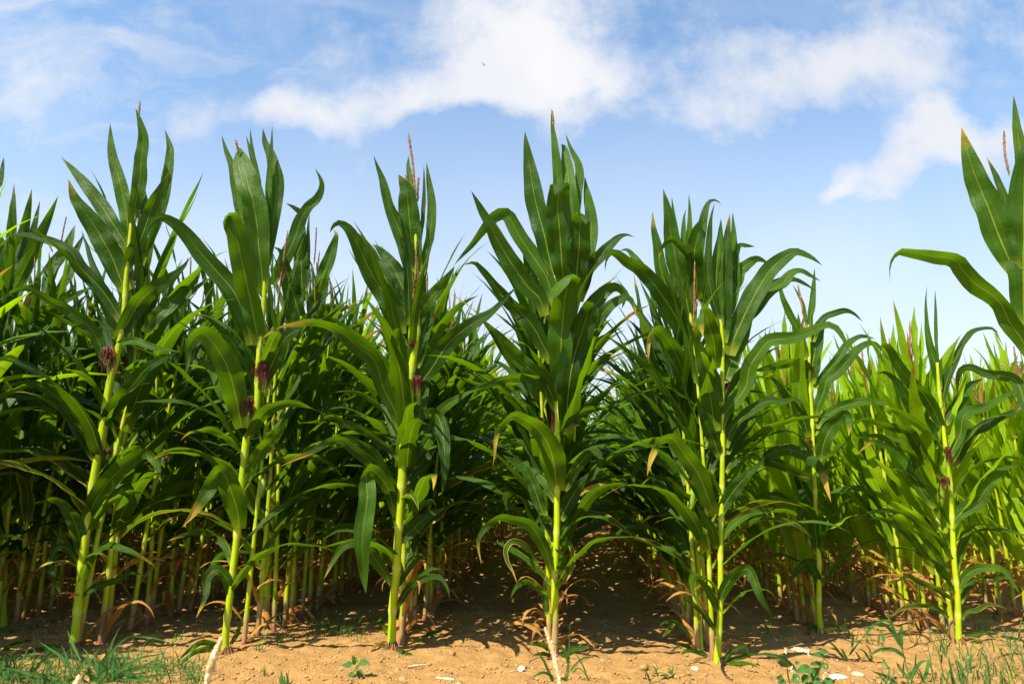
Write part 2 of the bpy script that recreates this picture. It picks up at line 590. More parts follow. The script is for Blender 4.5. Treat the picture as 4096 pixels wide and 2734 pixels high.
def tassel_into(mb, base, tip, r=0.006, branches=(), mi=0, grains=True, res=1):
    base, tip = np.asarray(base, float), np.asarray(tip, float)
    for b, e, rr in [(base, tip, r)] + list(branches):
        L = np.linalg.norm(e - b)
        n = max(6, int(L / (0.012 * res)))
        C = spline(np.array([b, (b + e) / 2 + rng.uniform(-1, 1, 3) * L * 0.03, e]), n)
        prof = np.clip(np.linspace(0.4, 5, n), 0.35, 1) * np.clip(np.linspace(6, 0.5, n), 0.3, 1)
        tube(mb, C, rr * prof * (1 + 0.35 * ((np.arange(n) % 2) - 0.5)), 6, None, None, mi)
        if grains:
            for i in range(1, n):
                for q in range(2):
                    d = norm(rng.normal(size=3))
                    blob(mb, C[i] + d * rr * prof[i] * 1.1, np.array([0.45, 0.45, 0.9]) * rr * prof[i] * rng.uniform(.7, 1.3), 0.2, mi, 4, 2)


def silk_into(mb, c, rx, rz, n=60, out=np.array([0, -1.0, 0]), mi=0):
    """tuft of fine strands: starts at the top of the ear and falls over"""
    c = np.asarray(c, float)
    blob(mb, c + np.array([0, 0, rz * .1]), (rx * 0.45, rx * 0.45, rz * 0.5), 0.2, mi, 8, 6)
    for i in range(n):
        a = rng.uniform(0, 2 * math.pi)
        d = np.array([math.cos(a), math.sin(a), 0])
        rr = rx * rng.uniform(0.5, 1.15)
        top = c + np.array([0, 0, rz * rng.uniform(0.3, 0.8)]) + d * rr * 0.25
        p1 = c + d * rr * rng.uniform(.7, 1.0) + np.array([0, 0, rz * rng.uniform(0.2, 0.85)])
        p2 = c + d * rr * 1.05 + np.array([0, 0, -rz * rng.uniform(0.0, 0.5)]) + rng.normal(size=3) * rx * 0.12
        p3 = c + d * rr * rng.uniform(0.6, 1.35) + np.array([0, 0, -rz * rng.uniform(0.5, 1.9)]) + rng.normal(size=3) * rx * 0.22
        tube(mb, spline(np.array([top, p1, p2, p3]), 7), np.linspace(1, 0.5, 7) * rx * 0.05, 3, None, None, mi)


def husk_into(mb, base, tip, r, mi=0):
    n = 10
    C = spline(np.array([base, (np.asarray(base) + tip) / 2, tip]), n)
    t = np.linspace(0, 1, n)
    tube(mb, C, r * np.clip(np.sin((t * 0.86 + 0.14) * math.pi) ** 0.6, 0.25, 1), 10, None, None, mi)


def roots_into(mb, c, r, n=11, mi=0):
    for i in range(n):
        a = 2 * math.pi * i / n + rng.uniform(-.2, .2)
        d = np.array([math.cos(a), math.sin(a), 0])
        c = np.asarray(c, float)
        L = r * rng.uniform(1.4, 2.2)
        tube(mb, spline(np.array([c + d * r * 0.7 + [0, 0, r * 1.5], c + d * (r * 1.1) + [0, 0, r * 0.8], c + d * L + [0, 0, -0.02]]), 6), np.linspace(1, 0.7, 6) * r * 0.17, 5, None, None, mi)


# ------------------------------------------------------------------ ground: one sheet to the horizon
def vnoise(x, y, seed):
    xi, yi = np.floor(x).astype(np.int64), np.floor(y).astype(np.int64)
    xf, yf = x - xi, y - yi
    xf, yf = xf * xf * (3 - 2 * xf), yf * yf * (3 - 2 * yf)

    def h(a, b):
        q = (a * 374761393 + b * 668265263 + seed * 2147483647) & 0xFFFFFFFF
        q = ((q ^ (q >> 13)) * 1274126177) & 0xFFFFFFFF
        return ((q ^ (q >> 16)) & 0xFFFF) / 65535.0
    return (h(xi, yi) * (1 - xf) + h(xi + 1, yi) * xf) * (1 - yf) + (h(xi, yi + 1) * (1 - xf) + h(xi + 1, yi + 1) * xf) * yf


def soil_height(x, y):
    f = np.clip((14 - np.hypot(x, y)) / 4, 0, 1)
    z = 0.035 * (vnoise(x * 1.7, y * 1.7, 1) - 0.5) + 0.022 * (vnoise(x * 6, y * 6, 2) - 0.5) + 0.014 * (vnoise(x * 18, y * 18, 3) - 0.5)
    return z * f


gx = np.concatenate([-np.geomspace(400, 5.2, 40), np.linspace(-5, 5, 560), np.geomspace(5.2, 400, 40)])
gy = np.concatenate([-np.geomspace(60, 0.5, 14), np.linspace(0, 2.6, 16), np.linspace(2.65, 7.0, 300), np.geomspace(7.1, 700, 70)])
GX, GY = np.meshgrid(gx, gy)
GZ = soil_height(GX, GY) + np.where(np.hypot(GX, GY) < 9, 0.012 * (vnoise(GX * 45, GY * 45, 4) - 0.5) + 0.008 * (vnoise(GX * 25, GY * 25, 5) - 0.5), 0)
g = MB()
g.add(np.stack([GX, GY, GZ], -1).reshape(-1, 3), grid_faces(len(gy), len(gx)))
soil = g.obj('ground', M_SOIL)
tag(soil, 'dry sandy tan field soil with shaded strips between the maize rows', 'soil', kind='structure')


def gz(x, y):
    return float(soil_height(np.array([x]), np.array([y]))[0])


cr = MB()
for i in range(12000):
    y = 2.75 + 3.2 * rng.random() ** 1.6
    x = rng.uniform(-0.8, 0.8) * y * 1.0
    s = 0.0022 + 0.0065 * rng.random() ** 4
    if rng.random() < 0.015:
        s *= 2.2
    blob(cr, (x, y, gz(x, y) + s * 0.25), (s * rng.uniform(.8, 1.4), s * rng.uniform(.8, 1.4), s * rng.uniform(.5, .9)), 0.3, 0, 5, 3)
tag(cr.obj('soil_crumbs', M_CRUMB), 'loose crumbs and small clods strewn over the sandy soil', 'soil crumbs', kind='stuff')

# ------------------------------------------------------------------ traced maize plants along the front edge
# each view: origin and scale of a close-up of the photograph; a leaf is its midrib from base to tip, its width, roll at base and tip, reach towards (-) or away from (+) the viewer in metres
VIEWS = {'S': (0, 0, 1.0), 'A1': (0, 300, .70137), 'A3': (1800, 400, .70137), 'A4': (2400, 600, .70137), 'A5': (3200, 300, .70164),
         'B1': (0, 1300, .914286), 'B2': (800, 1400, .851064), 'B4': (2500, 1500, .786782),
         'P1': (200, 400, .5102), 'P2': (0, 1100, .5102), 'P3': (700, 450, .5102), 'P4': (700, 1200, .5102), 'P5': (1250, 500, .5102), 'P6': (1250, 1200, .5102),
         'C1': (1850, 1000, .5102), 'C2': (1850, 1700, .5102), 'E1': (2450, 1300, .5102), 'F1': (2900, 1050, .5102), 'G1': (3400, 1250, .4464), 'G2': (3396, 1900, .4464),
         'Z1': (0, 2300, .447), 'Z2': (1000, 2300, .447), 'Z3': (2000, 2300, .447), 'Z4': (3046, 2300, .447)}


def parse(view, s):
    ox, oy, k = VIEWS[view]
    return [(ox + float(a) * k, oy + float(b) * k) for a, b in (q.split(',') for q in s.split())]


def traced_leaf(view, pts, w, Y, dz=0.0, a0=0, a1=0, prof=1.3, dzs=None, n=30, m=7, base=0.5, peak=0.3, tail=2.0, dry=0.0, tipdry=0.0, edge=0.0,
                fold=0.25, wave=0.15, freq=4.0, seed=0, mat=0):
    px = parse(view, pts)
    k = len(px)
    L = np.concatenate([[0], np.cumsum([math.dist(px[i], px[i + 1]) for i in range(k - 1)])])
    t = L / L[-1]
    if dzs is not None:
        off = np.interp(t, np.linspace(0, 1, len(dzs)), dzs)
    else:
        off = dz * t ** prof
    P, dep = [], []
    for (x, y), o in zip(px, off):
        p, d = on_plane(x, y, Y + o)
        P.append(p)
        dep.append(d)
    C = spline(np.array(P), n)
    tt = np.linspace(0, 1, n)
    wm = w * 1.03 * VIEWS[view][2] * np.interp(tt, t, dep) / F
    wd = wm * width_profile(tt, base, peak, tail)
    Tn = norm(np.gradient(C, axis=0))
    V = norm(np.array([0, 0, CAMH]) - C)
    S = norm(np.cross(Tn, V))
    # the blade keeps its own side where the midrib doubles back: carried along, leaning towards the view
    W_ = S[0].copy()
    Wt = [W_]
    for i in range(1, n):
        q = W_ - np.dot(W_, Tn[i]) * Tn[i]
        s_ = S[i] if np.dot(S[i], q) >= 0 else -S[i]
        W_ = norm(norm(q) + 0.3 * s_)
        Wt.append(W_)
    S = np.array(Wt)
    N = norm(np.cross(S, Tn))
    ang = np.radians(a0 + (a1 - a0) * tt)[:, None]
    Wd = np.cos(ang) * S + np.sin(ang) * N
    s = np.abs(np.linspace(-1, 1, m))[None, :]
    dr = dry + tipdry * np.clip((tt[:, None] - 0.72) / 0.28, 0, 1) + edge * s ** 3 * np.clip(tt[:, None] * 2, 0, 1)
    mb = MB()
    blade(mb, C, wd, Wd, m, fold, wave, freq, seed * 1.7, dr, mat)
    return mb, C


def plant_root(name, loc, label, group=None):
    r = bpy.data.objects.new(name, None)
    COL.objects.link(r)
    r.location = loc
    r.empty_display_size = 0.1
    tag(r, label, 'maize plant', group)
    return r


def local(mb, loc):
    for i in range(len(mb.v)):
        mb.v[i] = mb.v[i] - np.asarray(loc)
    return mb


def leaf_curve(az, z0, L, th0, bend, n, power=1.5, x0=0.0, swirl=0.0):
    t = np.linspace(0, 1, n)
    th = np.radians(th0 + bend * t ** power)
    ds = L / (n - 1)
    r = np.concatenate([[0], np.cumsum(np.sin(th[:-1]) * ds)]) + x0
    z = np.concatenate([[0], np.cumsum(np.cos(th[:-1]) * ds)]) + z0
    a = az + swirl * t ** 2
    return np.stack([r * np.cos(a), r * np.sin(a), z], 1)


def leaf_piece(mb, lf, n, m, mi=0):
    az, p, L, w, th0, bend, dry, edge, tip, pw, swirl, tw, ph = lf
    C = leaf_curve(az, 0, L, th0, bend, n, pw, 0.008, swirl) + p
    t = np.linspace(0, 1, n)
    side = np.array([-math.sin(az), math.cos(az), 0.0])
    Tn = norm(np.gradient(C, axis=0))
    N = np.cross(np.broadcast_to(side, Tn.shape), Tn)
    ang = np.radians(tw * t)[:, None]
    Wd = np.cos(ang) * side + np.sin(ang) * N
    s = np.abs(np.linspace(-1, 1, m))[None, :]
    d = dry + tip * np.clip((t[:, None] - .7) / .3, 0, 1) + edge * s ** 2
    blade(mb, C, w * width_profile(t, .5, .28, 1.6), Wd, m, .3, .17 if m > 4 else 0.0, 3.5, ph, d + np.zeros((n, m)), mi)


HERO_BASES = {}
EDGE_GROUP = 'maize plants along the front edge of the field'


def hero(label, base, stalk, r0, r1, leaves, ears=(), tassels=(), nodes=11, Y=None, rm=None, extra=10, flare=1.35, basedry=0.0, roots=True, mat=None):
    """base and stalk in photo pixels, radii in photo pixels"""
    b = ground(*base) if Y is None else np.array([ray(*base)[0] / ray(*base)[1] * Y, Y, 0])
    Y = b[1]
    b[2] = gz(b[0], b[1])
    root = plant_root('maize_plant', b, label, EDGE_GROUP)
    px = [base] + stalk
    pts = []
    dep = []
    for i, (x, y) in enumerate(px):
        p, d = on_plane(x, y, Y)
        pts.append(p)
        dep.append(d)
    pts[0] = b.copy()
    pts[0][2] -= 0.02
    mb = MB()
    stalk_into(mb, np.array(pts), r0 * dep[0] / F, r1 * dep[-1] / F, nodes, 12, basedry, flare, 0, 7, None if rm is None else rm * dep[len(dep) // 2] / F)
    local(mb, b).obj('stalk', M_STALK, root)
    if roots:
        mb = MB()
        roots_into(mb, (0, 0, 0.0), r0 * dep[0] / F * 1.35, 13)
        mb.obj('brace_roots', M_ROOT, root)
    for i, lf in enumerate(leaves):
        view, w, pts_, kw = lf
        kw = dict(kw)
        if 'dz' not in kw and 'dzs' not in kw:
            kw['dz'] = float(rng.uniform(-0.12, 0.08))
        kw.setdefault('tipdry', float(max(0.0, rng.uniform(-.4, .5))))
        mb, C = traced_leaf(view, pts_, w, Y, seed=i + len(label), **kw)
        lo = local(mb, b).obj('leaf', mat or M_LEAF, root)
        if kw.get('dry', 0) + kw.get('edge', 0) > 0.45:
            lo['label'] = 'yellowing withered leaf'
        elif kw.get('tipdry', 0) > 0.5:
            lo['label'] = 'leaf with a dry brown tip'
    # smaller leaves between the traced ones, in two opposite ranks
    RA = np.random.default_rng(len(label) * 13 + len(leaves))
    S_ = spline(np.array(pts) - b, 60)
    for i in range(extra):
        zf = .12 + .62 * (i + RA.random() * .8) / max(extra, 1)
        p = S_[int(zf * 59)]
        az = (math.pi if i % 2 else 0) + RA.uniform(-.9, .9)
        L = RA.uniform(.28, .60)
        lf = (az, p, L, RA.uniform(.036, .066), RA.uniform(18, 45), RA.uniform(70, 135), 0.0, 0.0, max(0, RA.uniform(-.5, .8)), RA.uniform(1.0, 1.9), RA.uniform(-.7, .7), RA.uniform(-80, 80), RA.uniform(0, 6))
        mb = MB()
        leaf_piece(mb, lf, 20, 7)
        mb.obj('leaf', M_LEAF, root)
    for view, x, y, rx, rz, dy in ears:
        ox, oy, k = VIEWS[view]
        p, d = on_plane(ox + x * k, oy + y * k, Y + dy)
        rx, rz = .82 * rx * k * d / F, .9 * rz * k * d / F
        mb = MB()
        husk_into(mb, p - b + np.array([0, 0.06, -0.13]), p - b + np.array([0, 0.015, -rz * 0.3]), min(rx * 0.7, .024))
        e = mb.obj('ear', M_HUSK, root)
        mb = MB()
        silk_into(mb, p - b, rx, rz, 90)
        mb.obj('silk', M_SILK, e)
    for view, pts_, r, brs in tassels:
        q = [on_plane(x, y, Y + 0.01)[0] - b for x, y in parse(view, pts_)]
        br = []
        for s_ in brs:
            qq = [on_plane(x, y, Y + 0.02)[0] - b for x, y in parse(view, s_)]
            br.append((qq[0], qq[1], r * 0.75))
        mb = MB()
        tassel_into(mb, q[0], q[1], r * .75, br)
        mb.obj('tassel', M_TASSEL, root)
    return b


D = dict
# --- first plant (far left)
h1 = hero('tall maize plant at the left with grey-green leaf, one tassel and a big crimson silk', (295, 2595),
     [(343, 2141), (388, 1850), (413, 1712), (440, 1530), (468, 1420), (495, 1270), (506, 1099), (526, 895)], 16, 7, [
    ('P1', 105, '625,1130 605,950 570,740 525,570 488,430 475,300 470,175', D(a1=14, dz=.03)),
    ('P1', 105, '640,970 665,830 695,680 715,480 733,300 705,170 670,60', D(a0=10, a1=10, dz=-.05, peak=.4)),
    ('P1', 65, '650,970 680,760 690,560 692,400 698,230', D(a0=40, dz=.05)),
    ('P1', 115, '590,1350 640,1220 700,1120 750,990 800,830 870,690 945,545', D(dz=-.1, a0=10, a1=21)),
    ('P1', 78, '720,1300 770,1150 840,960 885,800 915,620 935,480 940,370 900,230', D(dz=.12, peak=.6, base=.4)),
    ('P1', 118, '610,1210 590,1130 520,1010 430,870 340,745 230,605 85,440', D(dz=.05, a1=7)),
    ('P1', 170, '600,1500 550,1400 500,1265 430,1125 350,990 270,880 190,760 145,620', D(dz=-.10, wave=.16, tail=2.2)),
    ('P1', 42, '580,1280 510,1150 450,1040 385,940', D(a0=30, dz=.08)),
    ('A1', 80, '700,1420 640,1310 560,1200 460,1100 405,1010 330,965 220,925 110,910 10,925', D(dz=-.12, a0=15, a1=-20)),
    ('P2', 100, '850,700 805,620 770,520 720,430 640,350 560,290 450,230 330,160 230,105 120,120 0,170', D(dz=-.2, a0=0, a1=35)),
    ('P1', 135, '520,1880 610,1740 720,1560 850,1460 970,1380 1060,1290 1080,1230', D(dz=-.15, a1=21, tail=2.2)),
    ('P2', 115, '1130,450 1210,340 1330,230 1430,120 1530,20 1570,-90', D(dz=.15)),
    ('P2', 125, '800,1190 860,1080 950,970 1040,860 1130,750 1250,670 1400,600', D(dz=-.2, a0=10, a1=28)),
    ('P2', 62, '890,590 950,530 1050,515 1150,550 1260,580 1430,600', D(dz=-.18, a0=20, a1=42)),
    ('P2', 135, '755,1440 700,1330 630,1190 560,1080 470,980 410,925 330,875 230,835 120,850 0,880', D(dz=-.22, a0=0, a1=42, peak=.35, tail=1.2)),
    ('B1', 62, '358,1000 340,900 300,810 240,765 150,775', D(dz=-.15, a1=28)),
    ('B1', 78, '375,880 410,780 470,690 550,610 630,555 680,600 705,690', D(dz=-.18, a1=21)),
    ('B1', 32, '345,1190 380,1170 430,1140 500,1120 570,1085 640,1095', D(dz=-.1, a0=30)),
    ('B1', 34, '345,1060 290,975 240,985 225,1080 270,1185', D(dz=-.1, tipdry=.6)),
    ('P1', 60, '700,960 740,860 735,760 725,650', D(dz=.1, a0=20)),
    ('Z1', 60, '650,660 560,645 450,640 350,660 200,700 60,760', D(dz=-.10, a0=50, a1=14, edge=.2)),
], ears=[('P2', 850, 620, 52, 85, -.04), ('P2', 975, 665, 30, 40, .08)], tassels=[('P1', '708,340 705,8', .007, [])], rm=16)

# --- second plant
h2 = hero('maize plant with one huge round-topped leaf at the crown and two crimson silks', (907, 2622),
     [(902, 2540), (945, 2166), (983, 1774), (996, 1736), (1026, 1639), (1032, 1506), (1037, 1404), (1057, 1185), (1057, 960)], 13, 7, [
    ('P3', 190, '690,1420 680,1250 655,1050 640,870 600,650 550,480 515,350 503,285 485,268', D(dzs=[0, -.03, -.06, -.06, .06], peak=.45, tail=3.2, base=.35)),
    ('P3', 78, '650,1300 580,1000 520,800 480,600 450,430 400,300 365,175', D(dz=.04, a0=30, peak=.5)),
    ('P3', 52, '690,740 650,560 625,420 590,300 558,180', D(a0=30, dz=.06)),
    ('P3', 46, '700,800 665,620 640,470 610,330 588,118', D(a0=20, dz=.08)),
    ('P3', 60, '720,1200 740,900 735,700 740,500 755,300 762,98', D(a0=40, dz=.02)),
    ('P3', 105, '720,1200 755,950 780,760 800,600 790,480 750,330 705,230 690,125', D(dz=.07, peak=.55)),
    ('P3', 175, '660,1820 625,1640 575,1400 525,1170 485,980 452,850 425,790 395,850 412,985', D(dzs=[0, -.05, -.1, -.16, -.22, -.26], peak=.4, tail=2.4)),
    ('P1', 150, '1580,1920 1540,1740 1440,1500 1300,1335 1190,1205 1090,1080 1000,985 900,925 830,930 748,1045', D(dzs=[0, -.02, -.04, -.06, -.12, -.2], tail=2.0, peak=.4)),
    ('P4', 190, '520,1000 490,820 450,650 400,500 330,380 260,290 200,255 140,300 105,420 85,585', D(dzs=[0, -.08, -.15, -.22, -.3, -.34], tail=1.8, peak=.35)),
    ('P4', 90, '515,940 470,870 400,780 340,650 290,540 200,480 120,430', D(dz=.08, a0=10, a1=35)),
    ('P4', 112, '680,720 705,620 770,480 830,350 880,285 960,235 1030,215 1000,240 940,350', D(dz=-.1, a1=21)),
    ('P4', 105, '555,1410 620,1280 680,1170 780,1070 850,980 892,920', D(dz=-.12, tail=2.6)),
    ('B1', 92, '1050,890 1035,800 1005,710 985,655 950,640 900,740 840,830 795,885', D(dzs=[0, -.08, -.16, -.22, -.24], tipdry=.8)),
    ('B1', 45, '1005,1200 1000,1130 970,1080 935,1070 905,1110 900,1180 858,1280', D(dz=-.16, tipdry=.7)),
    ('Z1', 52, '1980,650 1900,610 1800,600 1690,670 1585,765', D(dz=-.15, a1=21)),
    ('Z1', 52, '1980,670 1880,660 1750,680 1650,760 1605,835', D(dz=-.2, a1=14)),
    ('Z1', 42, '2060,620 2100,560 2140,470 2175,370', D(dz=-.02)),
    ('P4', 60, '700,560 720,420 735,300 770,200', D(dz=.08)),
], ears=[('P4', 690, 530, 52, 85, -.03), ('P4', 625, 530, 22, 85, .03), ('P4', 568, 815, 55, 70, -.05)], tassels=[('P3', '500,330 472,212', .008, [])], rm=14)

# --- the plant just behind it
h2b = hero('slim maize plant close behind the round-topped one, a curled leaf pointing up', (1055, 2498),
     [(1098, 2000), (1149, 1659), (1180, 1500), (1200, 1419), (1210, 1164)], 17, 6, [
    ('P3', 118, '1000,1480 990,1250 990,1000 1008,815', D(dz=.02, tail=2.4)),
    ('P3', 42, '1035,1400 1040,1100 1045,900 1055,780', D(dz=.06, a0=20)),
    ('P3', 108, '765,1350 800,1260 860,1150 920,1030 955,930 990,830 1050,740 1110,680 1148,600 1145,530 1100,435', D(dz=-.05, a0=0, a1=28)),
    ('P3', 52, '1000,920 990,800 940,750 870,710', D(dz=-.03)),
    ('P3', 122, '1000,1680 950,1500 900,1330 860,1200 830,1090 765,1050', D(dz=-.1)),
    ('P3', 105, '1070,1560 1120,1400 1170,1250 1225,1100 1262,960 1235,915', D(dz=.05, tail=2.6)),
    ('P4', 105, '970,300 1000,200 1100,120 1200,70 1300,70 1440,30', D(dz=-.12, a1=35)),
    ('P4', 92, '880,930 920,880 1000,840 1110,780 1200,800 1330,830 1450,900', D(dz=-.15, a1=28)),
    ('P4', 90, '900,880 860,750 830,600 810,480', D(dz=-.06)),
    ('P4', 70, '1000,850 1060,780 1110,690 1150,630', D(dz=.05)),
    ('P4', 80, '930,640 1000,580 1080,480 1150,380 1165,330', D(dz=.03)),
    ('P4', 60, '830,1400 800,1330 770,1300', D()),
], ears=[('P4', 905, 735, 20, 30, -.02)], tassels=[('P3', '1090,1190 1108,900', .006, ['1088,1240 1055,1160', '1105,1280 1160,1140'])], roots=False, basedry=.7)

# --- third plant
h3 = hero('maize plant with the thickest bright yellow-green stalk and a tall rust-coloured tassel spike', (1565, 2604),
     [(1567, 2541), (1572, 2412), (1585, 2300), (1591, 2166), (1607, 1940), (1617, 1787), (1635, 1659), (1643, 1506), (1666, 1353), (1671, 1245), (1668, 1087), (1662, 900)], 15, 8, [
    ('P5', 125, '825,1400 790,1230 755,1050 725,940 675,810 615,670 580,540 545,420 510,330 480,238', D(dz=-.06, a0=0, a1=21, tail=2.0)),
    ('P5', 168, '830,1150 790,1000 765,820 750,640 735,510 695,425 670,385', D(dz=-.04, tail=3.0, peak=.4, tipdry=.3)),
    ('P5', 42, '850,1150 848,900 868,700 875,500 873,308', D(a0=40, dz=.04)),
    ('P5', 75, '860,1180 890,1000 920,850 936,690 930,560 910,420 893,290', D(dz=.06, peak=.45)),
    ('P5', 48, '790,560 772,450 752,340 752,238', D(dz=.08)),
    ('P5', 155, '700,1640 660,1500 590,1370 520,1260 450,1140 390,1010 330,890 270,805 205,768 158,795 140,845', D(dzs=[0, -.03, -.06, -.1, -.16, -.2], tail=2.2)),
    ('P5', 135, '770,1420 700,1260 640,1130 570,1030 510,960 468,935', D(dz=.08, tail=2.2)),
    ('P5', 112, '730,1500 640,1330 570,1200 500,1080 430,950 370,870 318,830', D(dz=.05)),
    ('P5', 122, '780,1620 810,1540 870,1430 950,1330 1030,1230 1085,1150 1112,1105', D(dz=-.08)),
    ('P6', 135, '770,740 830,670 900,580 970,480 1040,370 1150,260 1300,160 1430,70 1606,-107', D(dz=-.2, a0=10, a1=24, tail=2.0)),
    ('P6', 105, '815,530 850,380 880,230 910,100 940,0 955,-120', D(dz=.05, tail=2.3)),
    ('P6', 85, '805,1030 850,850 885,720 905,600', D(dz=.06, tail=2.2)),
    ('P6', 98, '755,1300 840,1200 920,1080 965,960 1010,860 1120,780 1240,720 1345,688', D(dz=-.1, a1=28)),
    ('P6', 115, '880,900 950,880 1005,960 1030,1120 1040,1280 1030,1400 1015,1530', D(dzs=[0, -.1, -.16, -.18, -.18])),
    ('P6', 130, '690,1010 630,830 560,700 520,560 470,450 360,370 250,270 120,190 0,165 -100,185 -230,205 -300,240', D(dz=-.3, a0=10, a1=28, tipdry=.7, peak=.4)),
    ('P6', 72, '690,1250 620,1180 500,1090 380,1010 250,960 150,910 50,945 -120,965', D(dz=-.15, a0=20, a1=35)),
    ('P6', 92, '650,1700 590,1480 520,1330 420,1240 320,1170 240,1095 130,1105 0,1185 -130,1240 -265,1310', D(dz=-.3, a1=14, tipdry=.9)),
    ('B2', 85, '910,700 860,610 800,560 780,600 785,700 768,830 762,950 780,1145', D(dzs=[0, -.12, -.2, -.22, -.22], peak=.6, base=.5)),
    ('B2', 52, '905,1100 850,1020 790,940 720,905 665,930 620,1000 583,1075', D(dz=-.25, tipdry=.5)),
    ('B2', 36, '925,1210 980,1120 1050,1075 1120,1065 1160,1110 1175,1170', D(dz=-.12)),
    ('B2', 32, '930,1190 1000,1090 1080,1030 1140,1030', D(dz=-.05)),
    ('B2', 70, '960,620 1010,560 1060,500 1100,400', D(dz=.06)),
    ('B2', 60, '940,900 1000,840 1070,780 1150,740', D(dz=.04)),
    ('P6', 80, '700,700 640,640 600,600 550,580', D(dz=.1)),
    ('Z2', 62, '1200,680 1090,695 960,720 850,765 740,822', D(dzs=[0, -.1, -.22], a0=40, a1=21)),
    ('Z2', 46, '1290,640 1330,670 1400,700 1485,712', D(dzs=[0, -.1], tipdry=.7, a0=30)),
    ('Z2', 34, '1240,645 1160,622 1085,635', D(dz=-.05, dry=.35)),
], ears=[('P6', 778, 335, 24, 32, -.03), ('P6', 822, 625, 42, 55, -.03), ('P6', 728, 950, 30, 75, -.03), ('P6', 785, 1095, 32, 80, -.02)],
     tassels=[('P5', '808,600 752,68', .008, ['825,600 832,405', '770,520 728,388'])], rm=18)

